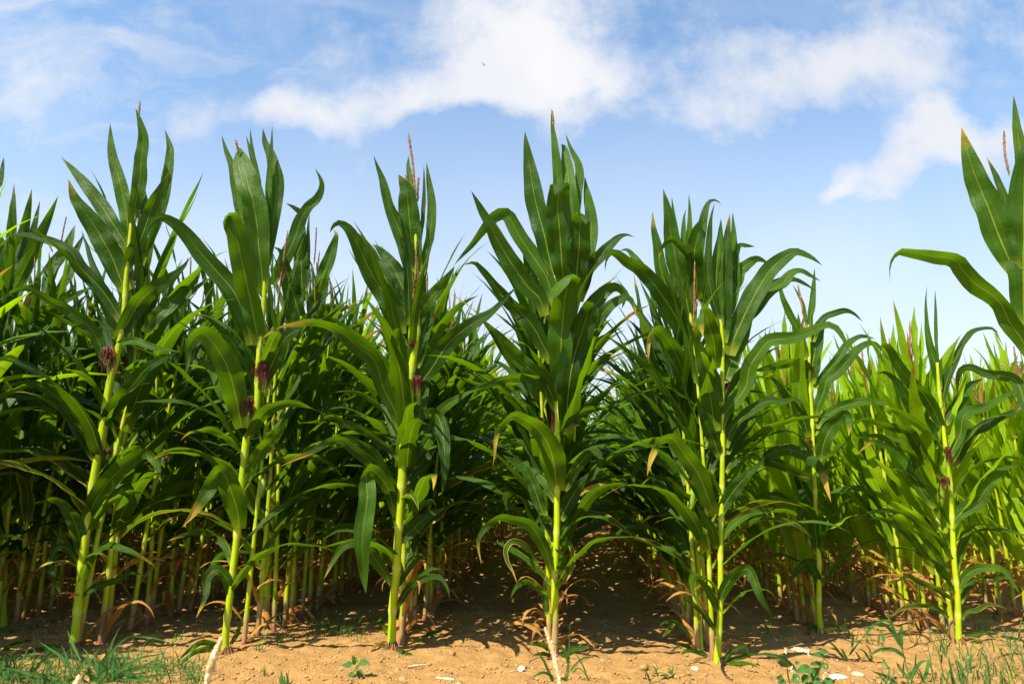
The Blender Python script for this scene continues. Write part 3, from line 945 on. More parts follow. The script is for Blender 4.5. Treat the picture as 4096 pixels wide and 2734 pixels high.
# --- centre plant
h4 = hero('tallest maize plant in the centre with dark broad leaves folded over at their tips', (2215, 2631),
     [(2219, 2550), (2219, 2434), (2217, 2363), (2228, 2108), (2228, 2006), (2230, 1751), (2230, 1663), (2230, 1571), (2240, 1408), (2228, 1101), (2222, 900)], 13, 7, [
    ('A3', 125, '590,1000 555,850 525,720 490,590 465,450 447,330 433,250 428,178', D(dz=.03, tail=1.9)),
    ('A3', 62, '610,820 615,500 603,300 585,160 577,55', D(dz=.02)),
    ('A3', 142, '650,1060 635,900 625,750 615,620 622,510 630,462 622,480 598,545', D(dzs=[0, -.05, -.08, -.1, -.14, -.2], tail=3.2, peak=.4)),
    ('A3', 88, '720,1000 715,800 700,640 675,450 658,300 640,256 618,278', D(dzs=[0, 0, 0, .02, .1], tail=3.0, peak=.4)),
    ('A3', 62, '690,850 720,560 738,440 728,360 690,280 660,193', D(dz=.08)),
    ('A3', 78, '740,1150 775,1020 795,880 806,750 800,640 782,540 768,433', D(dz=.06, peak=.5)),
    ('A3', 128, '700,1150 720,1000 735,850 740,740 752,670 772,650 774,712', D(dzs=[0, -.04, -.08, -.12, -.2], tail=3.0, peak=.45)),
    ('A3', 78, '750,1120 795,960 860,885 920,820 985,770 1052,782', D(dz=.02, a1=21)),
    ('A3', 112, '540,1230 510,1130 440,1060 370,960 300,850 230,720 170,610 120,515', D(dz=-.12, a1=-10)),
    ('A3', 92, '590,1180 560,1030 480,900 410,800 360,710 330,658 285,650 240,680 190,740 110,840 20,945', D(dz=.03, a0=0, a1=7, peak=.25)),
    ('C1', 215, '745,1110 755,980 770,830 775,680 790,500 805,350 835,230 780,235 695,392', D(dzs=[0, -.06, -.1, -.14, -.2, -.3], tail=2.8, peak=.45, base=.4)),
    ('C1', 215, '815,1430 825,1180 850,950 890,780 940,640 980,500 1005,435 1045,455 1012,535', D(dzs=[0, -.04, -.08, -.1, -.16, -.24], tail=2.6, peak=.45, base=.4)),
    ('C1', 105, '870,850 960,680 1050,560 1140,450 1230,390 1300,375 1340,430 1365,525', D(dz=-.02, a1=7)),
    ('C1', 105, '880,620 960,520 1050,420 1110,335 1180,290 1240,310 1268,380 1250,462', D(dz=.12)),
    ('C1', 125, '700,880 640,760 560,610 480,510 380,420 300,330 220,230 150,150 90,98 0,115', D(dz=-.06, a0=10, a1=28, tail=2.0)),
    ('C1', 135, '738,1250 690,1110 610,1000 500,910 410,820 330,720 250,630 180,578', D(dz=-.18, tail=2.3)),
    ('C1', 90, '720,1150 640,1060 560,1010 450,995 330,1010 200,1055 60,1080', D(dz=-.2, a0=20, a1=14)),
    ('C1', 205, '738,1880 725,1740 700,1600 650,1480 580,1390 490,1325 400,1290 335,1345 280,1430 255,1520 248,1620 235,1705', D(dzs=[0, -.06, -.16, -.25, -.34, -.38, -.38], peak=.25, tail=.85, tipdry=.8)),
    ('C2', 115, '765,740 820,630 870,540 930,450 990,375', D(dz=-.04, tail=2.2)),
    ('C2', 85, '810,520 850,400 920,300 990,230 1045,205 1078,300 1008,445', D(dz=-.12, tail=2.2)),
    ('C2', 62, '755,960 785,860 825,760 870,660 930,610 965,560', D(dz=.02)),
    ('C2', 102, '640,720 590,570 550,460 490,350 395,245', D(dz=.03, tail=2.3)),
    ('C2', 92, '705,1160 660,1000 600,880 540,790 470,750 380,735 290,722 200,780 145,850 120,930 150,1092', D(dzs=[0, -.08, -.16, -.25, -.3, -.32], a1=14, tail=2.0, tipdry=.5)),
    ('C2', 46, '590,1100 540,1000 470,930 390,910 340,970 350,1060 400,1160 428,1242', D(dz=-.12, edge=.65, tipdry=.6)),
    ('C2', 52, '660,1310 600,1290 540,1240 490,1225 420,1270 373,1362', D(dz=-.16)),
    ('C2', 36, '790,900 830,910 860,980 870,1060 850,1150 808,1232', D(dz=-.08, edge=.6, tipdry=.8, dry=.15)),
    ('C2', 55, '700,745 645,735 600,735 570,790', D(dz=-.08)),
    ('C2', 36, '880,575 960,510 1050,475 1120,468 1180,500 1248,548', D(dz=.1, dry=.45, edge=.3)),
    ('C2', 50, '740,1170 770,1080 780,1020 720,965', D(dz=-.1)),
    ('C2', 60, '660,1480 650,1380 640,1280 655,1180', D(dz=.0)),
    ('Z3', 55, '470,690 430,645 350,605 268,605', D(dzs=[0, -.05, -.1], a0=30)),
    ('Z3', 38, '470,720 380,698 287,716', D(dzs=[0, -.1], a0=30, dry=.2)),
    ('Z3', 55, '490,760 400,795 320,840 238,853', D(dzs=[0, -.1, -.16], a0=30, edge=.3)),
    ('Z3', 55, '530,730 640,665 730,648 825,618', D(dzs=[0, -.06, -.02], a0=30)),
    ('Z3', 32, '540,735 590,742 660,762 785,752', D(dzs=[0, -.1], a0=30, dry=.3)),
], ears=[('C1', 738, 1290, 50, 95, .03), ('C1', 605, 1335, 32, 36, .05), ('C1', 882, 1275, 18, 50, -.02)],
     tassels=[('A3', '590,150 579,55', .007, []), ('A3', '574,600 572,475', .007, [])], flare=1.2, basedry=.9, rm=12)

# --- fifth plant and its two neighbours in the row
h5 = hero('bushy maize plant right of the centre alley with flared pink brace roots', (2878, 2658),
     [(2870, 2633), (2882, 2405), (2882, 2208), (2886, 2055), (2889, 1887), (2891, 1734), (2889, 1555), (2891, 1400), (2886, 1301), (2884, 1150)], 12, 7, [
    ('A4', 80, '690,1000 672,880 662,740 672,620 685,500 690,388', D(a0=20, dz=-.02)),
    ('A4', 88, '705,1100 712,930 713,750 720,600 728,470 742,358', D(dz=-.03)),
    ('A4', 62, '715,1000 755,860 773,720 765,560 757,350', D(a0=20, dz=.05)),
    ('A4', 52, '690,1000 640,830 615,700 620,560 632,400 655,300', D(a0=20, dz=-.05)),
    ('A4', 122, '740,1170 770,1060 830,930 890,810 950,710 1010,645 1070,600 1120,578 1190,605 1267,660', D(dz=-.08, a0=0, a1=28, tail=2.0)),
    ('A4', 82, '760,1020 870,890 960,810 1040,760 1090,705 1150,692 1210,720 1262,748', D(dz=.05, a1=28)),
    ('A4', 52, '800,1000 880,930 950,830 1000,760 1100,738 1170,765 1240,808', D(dz=.12, a1=14)),
    ('A4', 72, '740,830 780,750 800,690 850,645 900,620 965,648', D(dz=.08)),
    ('A4', 42, '755,680 775,580 800,545 885,550', D(dz=.1)),
    ('F1', 118, '-45,1330 0,1180 90,1080 170,960 190,820 270,700 350,610 520,590 660,540 790,490 880,522 950,640 1005,755', D(dz=-.25, a0=5, a1=28, tail=2.0)),
    ('F1', 122, '5,930 40,800 90,680 150,560 212,428', D(dz=.04, tail=2.4)),
    ('E1', 98, '840,1490 900,1370 980,1260 1070,1160 1150,1090 1195,1038', D(dz=-.12, a1=18, tail=2.2)),
    ('E1', 85, '890,960 930,820 1020,720 1130,640 1230,590 1340,600 1440,580 1535,655', D(dz=-.1, a0=10, a1=35)),
    ('E1', 88, '895,1010 920,920 980,830 1075,735', D(dz=.05, tail=2.3)),
    ('A4', 95, '660,1240 650,1100 620,1000 592,922 565,925 587,1062', D(dzs=[0, -.08, -.14, -.2, -.26], tail=2.4)),
    ('E1', 98, '838,1030 790,890 740,780 690,650 655,555', D(dz=-.08, tail=2.2)),
    ('E1', 140, '800,1480 740,1330 680,1180 600,1060 530,960 470,885 420,890 350,930 310,1020 270,1182', D(dzs=[0, -.06, -.14, -.22, -.3, -.36], tail=2.0, tipdry=.9)),
    ('E1', 142, '810,830 785,680 760,500 730,350 690,210 640,80 600,0', D(dz=-.12, tail=2.0)),
    ('B4', 52, '465,880 440,780 400,720 365,655', D(dz=-.1, tail=2.2)),
    ('B4', 58, '475,1160 520,1060 570,1000 630,985 660,1050 690,1130 765,1255', D(dzs=[0, -.06, -.14, -.18, -.16])),
    ('B4', 42, '490,840 540,770 620,710 700,690 757,672', D(dz=-.05, a0=20)),
    ('B4', 42, '470,1200 440,1120 400,1060 345,1025', D(dz=-.12)),
    ('B4', 32, '455,1290 390,1200 340,1160 295,1130', D(dz=-.1)),
    ('Z3', 42, '2005,790 2080,760 2160,728 2250,705 2349,712', D(dz=-.02, a0=30)),
    ('Z3', 46, '2000,770 2060,690 2130,648 2200,645 2232,745', D(dz=-.05)),
    ('Z3', 36, '2010,810 2120,785 2230,790 2330,830', D(dzs=[0, -.1], a0=40)),
    ('Z3', 46, '1860,720 1790,690 1700,668 1598,712', D(dz=-.02, a0=20, tipdry=.5)),
    ('E1', 70, '1040,1480 1100,1470 1180,1440 1270,1432', D(dz=.2, a0=40)),
], ears=[('E1', 895, 470, 18, 28, .02)], tassels=[], flare=1.7)

h5b = hero('maize plant touching the bushy one on its left, a dark leaf ending dry', (2799, 2594),
     [(2791, 2208), (2789, 1963), (2787, 1708), (2776, 1504), (2779, 1477), (2765, 1300), (2758, 1150)], 11, 6, [
    ('A4', 75, '480,1000 450,920 395,810 350,690 328,550 305,440 299,343', D(a0=10, dz=-.02)),
    ('A4', 118, '520,1020 500,890 470,760 435,620 405,480 385,340 360,218', D(dz=-.06)),
    ('A4', 46, '500,900 470,700 435,480 408,263', D(dz=.04, a0=20)),
    ('A4', 42, '510,850 500,640 512,400 507,248', D(dz=.02, a0=20)),
    ('A4', 52, '520,900 505,720 480,520 478,400 492,335', D(dz=.08)),
    ('A4', 52, '630,790 570,660 510,600 450,535 400,508 352,560 332,628', D(dzs=[0, -.06, -.12, -.14])),
    ('A4', 78, '600,900 570,740 555,600 580,440 605,330 632,288 668,292 692,312', D(dz=.05)),
    ('A4', 95, '560,850 545,700 540,570 570,452 598,445 543,547', D(dzs=[0, -.06, -.12, -.2], tail=2.6)),
    ('A4', 110, '600,1240 540,1130 450,980 390,880 310,770 230,680 160,640 100,592 60,580 35,630 33,692', D(dz=-.2, a1=7)),
    ('A4', 60, '330,850 280,740 215,640 160,572 110,575', D(dz=.15)),
    ('E1', 152, '625,780 605,640 580,500 545,350 490,210 420,100 345,25 295,80 285,150 278,275', D(dzs=[0, -.06, -.12, -.18, -.26, -.3], tail=1.7, tipdry=.9)),
    ('E1', 72, '700,640 640,560 560,510 490,450 400,430 310,420 230,450 150,482', D(dz=-.2, a1=35)),
    ('E1', 62, '720,1568 640,1380 560,1330 470,1230 400,1200 300,1190 218,1262', D(dz=-.2)),
    ('E1', 52, '480,1160 400,1085 330,1050 245,1042 195,1090 165,1180 175,1352', D(dz=-.2)),
    ('Z3', 40, '1760,690 1690,640 1620,620 1560,652', D(dz=-.08)),
    ('Z3', 36, '1720,560 1650,480 1590,430 1520,400 1440,440 1445,520', D(dz=-.1)),
    ('Z3', 36, '1560,430 1530,470 1490,510 1455,550', D(dz=-.05, edge=.4)),
], ears=[('E1', 665, 490, 16, 28, -.03), ('E1', 485, 725, 14, 30, .05)], flare=1.5, roots=False)

# --- sixth plant
h6 = hero('shorter maize plant standing alone between the bushy plant and the twin-spiked one', (3285, 2523),
     [(3275, 2444), (3275, 2247), (3263, 2051), (3252, 1764), (3248, 1650), (3239, 1535), (3237, 1407), (3235, 1300)], 11, 5, [
    ('F1', 112, '675,950 690,780 715,660 745,560 775,480', D(dz=.03, tail=2.4)),
    ('F1', 62, '650,760 580,540 520,430 480,340 440,230 418,92', D(dz=.02)),
    ('F1', 52, '665,600 670,450 685,330 695,180 703,38', D(dz=.02, a0=20)),
    ('F1', 30, '640,500 612,330 575,250 530,172', D(dz=.05)),
    ('F1', 28, '600,570 580,470 573,393', D(dz=.06)),
    ('F1', 62, '690,620 730,500 790,430 880,390 950,378 1010,400 1082,462', D(dz=.04, a1=21)),
    ('F1', 74, '700,980 780,880 880,760 960,640 1030,590 1090,578 1182,598', D(dz=.06)),
    ('F1', 88, '700,1240 730,1120 780,1000 800,920 880,860 960,770 1040,680 1120,633 1190,642 1250,710 1300,778', D(dz=-.1, a1=21)),
    ('F1', 85, '695,890 640,810 540,775 430,800 320,830 200,850', D(dz=-.12, a0=10, a1=21)),
    ('F1', 78, '720,1300 760,1230 850,1165 930,1125 1080,1090 1250,1098 1340,1130 1410,1242', D(dz=-.12, a0=10, a1=28)),
    ('F1', 115, '745,1560 780,1400 830,1300 895,1215 960,1190 978,1260 970,1362', D(dz=-.15, tail=1.8, tipdry=.5)),
    ('F1', 78, '655,1370 620,1250 560,1150 500,1080 430,970 338,868', D(dz=-.06)),
    ('B4', 62, '940,520 850,480 760,440 700,430 770,385 840,378 920,410 990,470 1020,550 1048,648', D(dz=-.3, tipdry=.9, peak=.5)),
    ('B4', 66, '978,910 970,800 950,710 910,680 887,720 882,805', D(dz=-.16)),
    ('B4', 42, '985,1060 970,1010 940,960 918,930', D(dz=-.08)),
    ('B4', 42, '985,960 930,950 870,1000 838,1052', D(dz=-.1)),
    ('B4', 60, '985,700 940,640 900,560 850,450', D(dz=.1)),
    ('Z4', 38, '545,490 600,478 700,463 780,500 768,556', D(dz=-.03)),
    ('Z4', 32, '520,480 450,450 420,500 430,562', D(dz=-.08)),
], ears=[('F1', 655, 1400, 30, 30, -.02), ('F1', 724, 1400, 18, 26, .02)], tassels=[('F1', '615,420 570,172', .007, [])], nodes=9, flare=1.5)

# --- seventh plant (right)
h7 = hero('maize plant at the right with two thin upright spikes at its top', (3842, 2577),
     [(3836, 2570), (3831, 2391), (3818, 2257), (3811, 2123), (3804, 1967), (3795, 1875), (3779, 1763), (3768, 1652), (3757, 1562), (3750, 1450)], 11, 6, [
    ('G1', 85, '805,690 775,500 740,380 710,270 690,130 684,0 680,-120 692,-250', D(dz=.02, tail=.8, peak=.25, a0=10)),
    ('G1', 30, '800,520 778,300 770,150 768,0 762,-212', D(dz=.03, a0=20, peak=.4)),
    ('G1', 72, '790,880 830,760 870,600 940,430 1000,300 1040,240 1100,170 1200,140 1290,150 1330,220 1382,322', D(dz=.0, a0=10, a1=28, tail=2.0)),
    ('G1', 92, '850,1010 910,900 990,780 1060,670 1130,620 1205,585', D(dz=.1)),
    ('G1', 112, '870,1070 800,980 740,850 660,730 560,630 480,540 410,430 360,330 305,285 262,325 300,458', D(dz=-.15, a1=10)),
    ('G1', 108, '760,1220 720,1050 640,950 550,830 490,720 440,640 360,560 300,530 233,552', D(dz=.05, a1=21)),
    ('G1', 98, '840,1490 740,1390 650,1260 590,1150 530,1060 430,1030 280,1000 150,950 50,985 3,1062', D(dz=-.15, a0=0, a1=42)),
    ('G1', 82, '830,1690 720,1560 640,1450 590,1320 530,1230 420,1190 280,1110 180,1095 0,1142', D(dz=-.1, a0=10, a1=42)),
    ('G1', 92, '760,1750 640,1600 560,1430 480,1310 380,1220 280,1180 180,1160 72,1262', D(dz=.1, tipdry=.9)),
    ('G1', 102, '870,1330 930,1200 990,1080 1010,950 1070,880 1200,850 1350,770 1545,658', D(dz=-.1, a0=5, a1=21)),
    ('G1', 102, '935,1380 1000,1220 1060,1090 1200,1030 1300,960 1450,900 1575,818', D(dz=.05, a1=21)),
    ('G2', 122, '905,480 960,380 1040,310 1150,240 1220,140 1290,30 1400,-60 1545,-92', D(dz=-.15, a0=10, a1=14)),
    ('G2', 58, '960,790 900,720 860,640 780,540 640,450 560,370 480,330 330,310 200,330 100,380 0,412', D(dz=-.12, a0=20, a1=28)),
    ('G2', 58, '905,850 830,780 760,660 660,560 555,465', D(dz=-.05)),
    ('G2', 68, '760,810 660,690 560,560 470,480 330,400 200,388 110,520', D(dz=-.1, a1=28)),
    ('G2', 52, '935,1110 850,1060 760,1000 650,960 560,910 490,915 388,975', D(dz=-.15, a0=20)),
    ('G2', 78, '975,1060 1010,960 1070,880 1170,830 1300,830 1380,850 1450,930 1535,1065', D(dz=-.12, a1=14)),
    ('G2', 42, '1010,1290 1060,1230 1150,1205 1240,1155 1330,1165 1412,1190', D(dz=-.05, edge=.5)),
    ('G2', 46, '895,1275 800,1200 700,1165 560,1170 460,1200 368,1282', D(dz=-.12, edge=.55)),
    ('Z4', 40, '1825,560 1900,530 2000,515 2100,570', D(dz=.02)),
    ('Z4', 30, '1830,640 1910,595 1990,620 2005,670', D(dz=-.03, dry=.25)),
    ('Z4', 34, '1740,640 1690,650 1720,690 1790,705', D(dz=-.08, dry=.4)),
], ears=[('G1', 878, 1240, 26, 62, -.03), ('G1', 855, 1505, 38, 52, -.04)], nodes=9, flare=1.3)

# --- near plant cut by the right edge of the picture
NEAR_Y = 2.55
hn = hero('nearest maize plant cut off at the far right, its leaves against the white cloud', (4160, 2900),
     [(4150, 2300), (4140, 1700), (4112, 1300), (4100, 950)], 18, 8, [
    ('A5', 150, '1225,1120 1170,1000 1120,880 1070,750 1010,600 960,450 920,297', D(dz=.03, tail=1.9)),
    ('A5', 46, '1240,930 1190,760 1150,660 1110,560 1062,463', D(dz=.06, a0=10)),
    ('A5', 165, '1282,1450 1272,1200 1275,900 1278,600 1282,450 1300,352', D(dz=-.08, tail=3.0, peak=.4)),
    ('A5', 62, '1285,750 1255,430 1232,260 1218,113', D(dz=.03)),
    ('A5', 108, '1340,1640 1260,1500 1190,1400 1150,1310 1090,1250 1000,1190 930,1110 880,1050 770,1035 640,1015 560,1005 520,1070 513,1187', D(dz=-.1, a0=0, a1=35, tail=2.0)),
    ('G1', 95, '1680,1000 1580,850 1520,660 1440,580 1320,560 1200,535 1090,490 1005,505 965,600 965,742', D(dz=.35, a0=10, a1=14)),
    ('A5', 120, '1300,1300 1400,1050 1500,800 1560,600', D(dz=.1)),
    ('A5', 130, '1320,1700 1420,1500 1560,1350 1680,1380', D(dz=-.1)),
    ('A5', 110, '1340,2100 1440,1900 1560,1800 1680,1850', D(dz=-.1)),
], tassels=[('A5', '1195,575 1163,318', .006, [])], Y=NEAR_Y, nodes=10, extra=0)

# --- left edge plant
h0 = hero('maize plant at the left edge with a fan of narrow upright leaf tips', (9, 2497),
     [(20, 2100), (30, 1700), (35, 1400), (35, 1212), (40, 1050)], 15, 7, [
    ('A1', 58, '60,1250 72,1050 65,900 75,750 80,618', D(dz=.0)),
    ('A1', 62, '60,1250 90,1100 120,950 150,820 182,645', D(dz=-.05)),
    ('A1', 74, '40,1330 70,1240 130,1120 200,980 260,850 332,688', D(dz=-.08)),
    ('A1', 40, '90,1150 150,1000 190,880 228,715', D(dz=.08)),
    ('A1', 24, '0,640 10,560 21,468', D(dz=.05)),
    ('A1', 66, '40,1230 30,1080 5,960 -30,850', D(dz=-.03)),
    ('A1', 66, '250,1260 300,1100 380,980 430,850', D(dz=.3)),
    ('A1', 44, '330,1250 400,1120 430,1010 482,900', D(dz=.35)),
    ('A1', 62, '50,1560 120,1480 220,1420 330,1310 460,1240 560,1200', D(dz=-.15, a1=28)),
    ('P2', 110, '60,700 120,560 220,400 330,290 480,200 600,60', D(dz=-.1, a1=14)),
    ('P2', 90, '70,900 160,760 270,600 400,480 500,420', D(dz=-.1, a1=28)),
    ('P2', 90, '0,840 120,740 300,660 480,590 700,575', D(dz=-.2, a0=30, a1=42)),
    ('P2', 70, '60,1560 130,1520 230,1475 420,1475 560,1490 640,1505', D(dz=-.2, a0=40, a1=42, tipdry=.7)),
    ('P2', 90, '70,1250 160,1180 260,1060 330,980 420,980', D(dz=-.1)),
], tassels=[('A1', '345,980 378,808', .006, ['300,1010 272,955']), ], roots=False)

# ------------------------------------------------------------------ the rest of the field: jointed plants built once per kind, then copied
def kind_of_plant(H, seed, pale=False, tassel=True, ear=True, dryn=4):
    """returns list of part specs; each can be built at any fineness"""
    R = np.random.default_rng(seed)
    er = 0.5 if pale else 1.0
    hs = 0.80 * H
    bx, by = R.uniform(-.05, .05, 2) * H
    stalk = np.array([[0, 0, -0.03], [bx * .2, by * .2, hs * .4], [bx * .6, by * .6, hs * .75], [bx, by, hs]])
    S = spline(stalk, 40)
    nl = int(R.integers(16, 19))
    dryn += 0
    leaves = []
    az0 = R.uniform(-.5, .5)
    for i in range(nl):
        f = i / (nl - 1)
        zf = 0.05 + 0.93 * f ** 1.02
        p = S[int(zf * 39)]
        az = az0 + (i % 2) * math.pi + R.uniform(-.6, .6)
        dry = 0.0
        edge = 0.0
        tip = 0.0
        if i < dryn:
            L = R.uniform(.22, .44)
            w = R.uniform(.026, .048)
            th0, bend = R.uniform(18, 45), R.uniform(115, 150)
            dry = [1.25, 1.1, .85, .5, .22, .1][i] * R.uniform(.8, 1.15)
        else:
            g = (f - dryn / nl) / (1 - dryn / nl)
            L = (0.70 + 0.38 * math.sin(g * math.pi)) * R.uniform(.85, 1.12) * H / 2.3
            w = (0.070 + 0.032 * math.sin(min(g + .15, 1) * math.pi)) * R.uniform(.9, 1.1)
            th0 = (38 - 31 * g) * er + R.uniform(-6, 6)
            bend = (130 - 118 * g ** .8) * R.uniform(.55, 1.2) * er
            if g > .7:
                L *= .88
                w *= .78
            if R.random() < .2:
                tip = R.uniform(.5, .9)
            if i < dryn + 2 and R.random() < .15:
                edge = .5
        leaves.append((az, p, L, w, th0, bend, dry, edge, tip, R.uniform(1.1, 2.0), R.uniform(-.35, .35), R.uniform(-50, 50), R.uniform(0, 6)))
    tas = None
    if tassel:
        tb = S[-1] + [0, 0, -.02]
        tt = tb + np.array([R.uniform(-.03, .03), R.uniform(-.03, .03), H * .20 + R.uniform(-.04, .04)])
        br = []
        for q in range(int(R.integers(1, 5))):
            a = R.uniform(0, 6.28)
            b0 = tb + (tt - tb) * R.uniform(.25, .4)
            br.append((b0, b0 + np.array([math.cos(a) * .05, math.sin(a) * .05, .11]), .0035))
        tas = (tb, tt, br)
    ears = []
    if ear and seed % 2:
        q = S[int(.47 * 39)]
        a = az0 + R.integers(0, 2) * math.pi + .3
        d = np.array([math.cos(a), math.sin(a), 0])
        ears.append((q + d * .014, q + d * .032 + [0, 0, .15]))
    return dict(stalk=stalk, hs=hs, leaves=leaves, tassel=tas, ears=ears, pale=pale, H=H)


def build_parts(k, name, loc):
    """a full plant: an Empty with stalk, leaves, ear and tassel"""
    root = bpy.data.objects.new('maize_plant', None)
    COL.objects.link(root)
    root.empty_display_size = .1
    LM = M_LEAF_PALE if k['pale'] else M_LEAF
    mb = MB()
    stalk_into(mb, k['stalk'], .0145 * (k['H'] / 2.3) ** .6, .006, 11, 8, 1.0, 1.25, 0, 4)
    mb.obj('stalk', M_STALK, root)
    for lf in k['leaves']:
        mb = MB()
        leaf_piece(mb, lf, 15, 5)
        o = mb.obj('leaf', LM, root)
        if lf[6] > .6:
            o['label'] = 'withered brown lower leaf'
    if k['tassel']:
        mb = MB()
        tassel_into(mb, k['tassel'][0], k['tassel'][1], .005, k['tassel'][2], res=1.6)
        mb.obj('tassel', M_TASSEL_PINK if k['pale'] else M_TASSEL, root)
    for b, t in k['ears']:
        mb = MB()
        husk_into(mb, b, t, .022)
        e = mb.obj('ear', M_HUSK, root)
        mb = MB()
        silk_into(mb, t + np.array([0, 0, .0]), .019, .034, 26)
        mb.obj('silk', M_SILK, e)
    return root


def build_single(k, n=11, m=5):
    mb = MB()
    stalk_into(mb, k['stalk'], .0145 * (k['H'] / 2.3) ** .6, .006, 9, 6, 1.0, 1.2, 0, 3)
    for lf in k['leaves']:
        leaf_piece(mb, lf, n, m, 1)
    if k['tassel']:
        tassel_into(mb, k['tassel'][0], k['tassel'][1], .006, k['tassel'][2], 2, False, 1.5)
    for b, t in k['ears']:
        blob(mb, t, (.015, .015, .03), .2, 3, 6, 4)
    return mb


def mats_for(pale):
    return [M_STALK, M_LEAF_PALE if pale else M_LEAF_SUNLIT, M_TASSEL_PINK if pale else M_TASSEL, M_SILK]


KINDS_TALL = [kind_of_plant(2.3, 100 + i, False, i % 2 == 0, True, 4 if i % 2 else 3) for i in range(6)]
KINDS_PALE = [kind_of_plant(1.55, 200 + i, True, True, i % 2 == 0, 4) for i in range(5)]
ROWDIR = np.array([math.sin(math.radians(4.15)), math.cos(math.radians(4.15))])


def row_start(base):
    return np.array([base[0], base[1]])


R1, R2, R3, R4, R5, R6, R7 = [row_start(h) for h in (h1, h2, h3, h4, h5, h6, h7)]
PIT = 0.75
# key: (start point, first offset, height now, height far, kinds, description, ordinal of the first generated one)
ROWS = {
    1: (R1, .05, 2.15, 1.9, 'T', 'left plant with crimson silk', 2),
    2: (R2, .16, 2.1, 1.85, 'T', 'round-topped plant', 2),
    3: (R3, .13, 2.0, 1.85, 'T', 'thick-stalked tasselled plant', 2),
    4: (R4, .12, 1.95, 1.85, 'T', 'tallest centre plant', 2),
    5: (R5, .07, 1.85, 1.65, 'T', 'bushy plant with pink roots', 2),
    6: (R6, .12, 1.62, 1.5, 'P', 'short arched-leaf plant', 2),
    7: (R7, .07, 1.48, 1.42, 'P', 'plant with twin upright spikes', 2),
}
R0 = np.array([h0[0], h0[1]])
ROWS[0] = (R0 - ROWDIR * 1.5, .12, 2.15, 1.95, 'T', 'left fan-leaved plant', 2)
words = ['zero', 'first', 'second', 'third', 'fourth', 'fifth', 'sixth', 'seventh', 'eighth', 'ninth', 'tenth', 'eleventh', 'twelfth', 'thirteenth', 'fourteenth', 'fifteenth', 'sixteenth']
for q in range(1, 9):
    ROWS[-q] = (R0 - ROWDIR * 1.7 - np.array([PIT * q, 0]), .1, 2.1, 1.95, 'T', None, 1)
for q in range(1, 15):
    ROWS[7 + q] = (R7 + np.array([.68 * q, 0]) + ROWDIR * .15, .1, 1.45, 1.42, 'P', None, 1)

plants = []
TW = {}
RG = np.random.default_rng(77)
for key, (st, off, ha, hb, kd, desc, first) in sorted(ROWS.items()):
    s = off
    kcount = first
    while True:
        p = st + ROWDIR * s + np.array([RG.normal() * .022, 0])
        if p[1] > 19.5:
            break
        h = ha + (hb - ha) * min(1, s / 4) + RG.normal() * .09
        # in frame?
        dep = p[1] * math.cos(PITCH)
        px = p[0] / dep * F + 2048
        inside = -260 < px < 4360
        plants.append(dict(row=key, k=kcount, p=p, h=h, kd=kd, px=px, d=dep, inside=inside, desc=desc, r=RG.random(3), skip=(key == 2 and kcount == 3) or (key == 5 and kcount == 3)))
        kcount += 1
        s += (.105 if p[1] < 9 else .16) * RG.uniform(.75, 1.35) * (0.9 if key >= 6 else 1.0)
for i in range(300):
    # the headland that closes the alleys at the back
    p = np.array([RG.uniform(-7, 7), RG.uniform(9.6, 15.5)])
    dep = p[1] * math.cos(PITCH)
    plants.append(dict(row=50, k=99, p=p, h=1.8 + RG.normal() * .08, kd='T' if p[0] < 2.2 else 'P', px=p[0] / dep * F + 2048, d=dep, inside=True, desc=None, r=RG.random(3), skip=False))
plants = [q for q in plants if not q['skip'] and q['px'] > -4200 and q['px'] < 5200 and not (50 > q['row'] >= 8 and q['px'] > 4500)]
near = sorted([q for q in plants if q['inside']], key=lambda q: q['d'])
N_PARTS, N_IND = 130, 286
first_of = {}
PALE_N = len(KINDS_PALE)


def label_for(q):
    key, k = q['row'], q['k']
    if key >= 8:
        if k <= 8:
            return "%s pale maize plant in the %s short row right of the spiked plant" % (words[k], words[key - 7])
        return "short pale maize plant deep in the %s row right of the twin-spiked plant" % words[key - 7]
    if key <= -1:
        if k <= 8:
            return "%s maize plant back in the %s row left of the fan-leaved plant" % (words[k], words[-key])
        return "shaded maize plant deep in the %s row left of the fan-leaved plant" % words[-key]
    if k <= 14:
        return "%s plant from the front in the row behind the %s" % (words[k], q['desc'])
    return "maize plant far back in the row behind the %s" % q['desc']


def group_for(q):
    return 'short pale maize plants on the right' if q['kd'] == 'P' else 'maize plants standing in the rows'


for i, q in enumerate(near[:N_IND]):
    kinds = KINDS_PALE if q['kd'] == 'P' else KINDS_TALL
    ki = int(q['r'][0] * len(kinds))
    k = kinds[ki]
    full = i < N_PARTS
    key = (q['kd'], ki, full)
    if key not in first_of:
        if full:
            root = build_parts(k, '', None)
        else:
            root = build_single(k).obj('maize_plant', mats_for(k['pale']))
        first_of[key] = root
        o = root
    else:
        src = first_of[key]
        o = src.copy()
        COL.objects.link(o)
        for ch in src.children:
            c = ch.copy()
            COL.objects.link(c)
            c.parent = o
            for gch in ch.children:
                c2 = gch.copy()
                COL.objects.link(c2)
                c2.parent = c
    sc_ = q['h'] / k['H']
    o.location = (q['p'][0], q['p'][1], gz(q['p'][0], q['p'][1]))
    o.rotation_euler = ((q['r'][1] - .5) * .10, (q['r'][2] - .5) * .10, (0 if q['r'][1] > .5 else math.pi) + (q['r'][2] - .5) * 2.6)
    o.scale = (sc_, sc_, sc_)
    tag(o, label_for(q), 'maize plant', group_for(q))

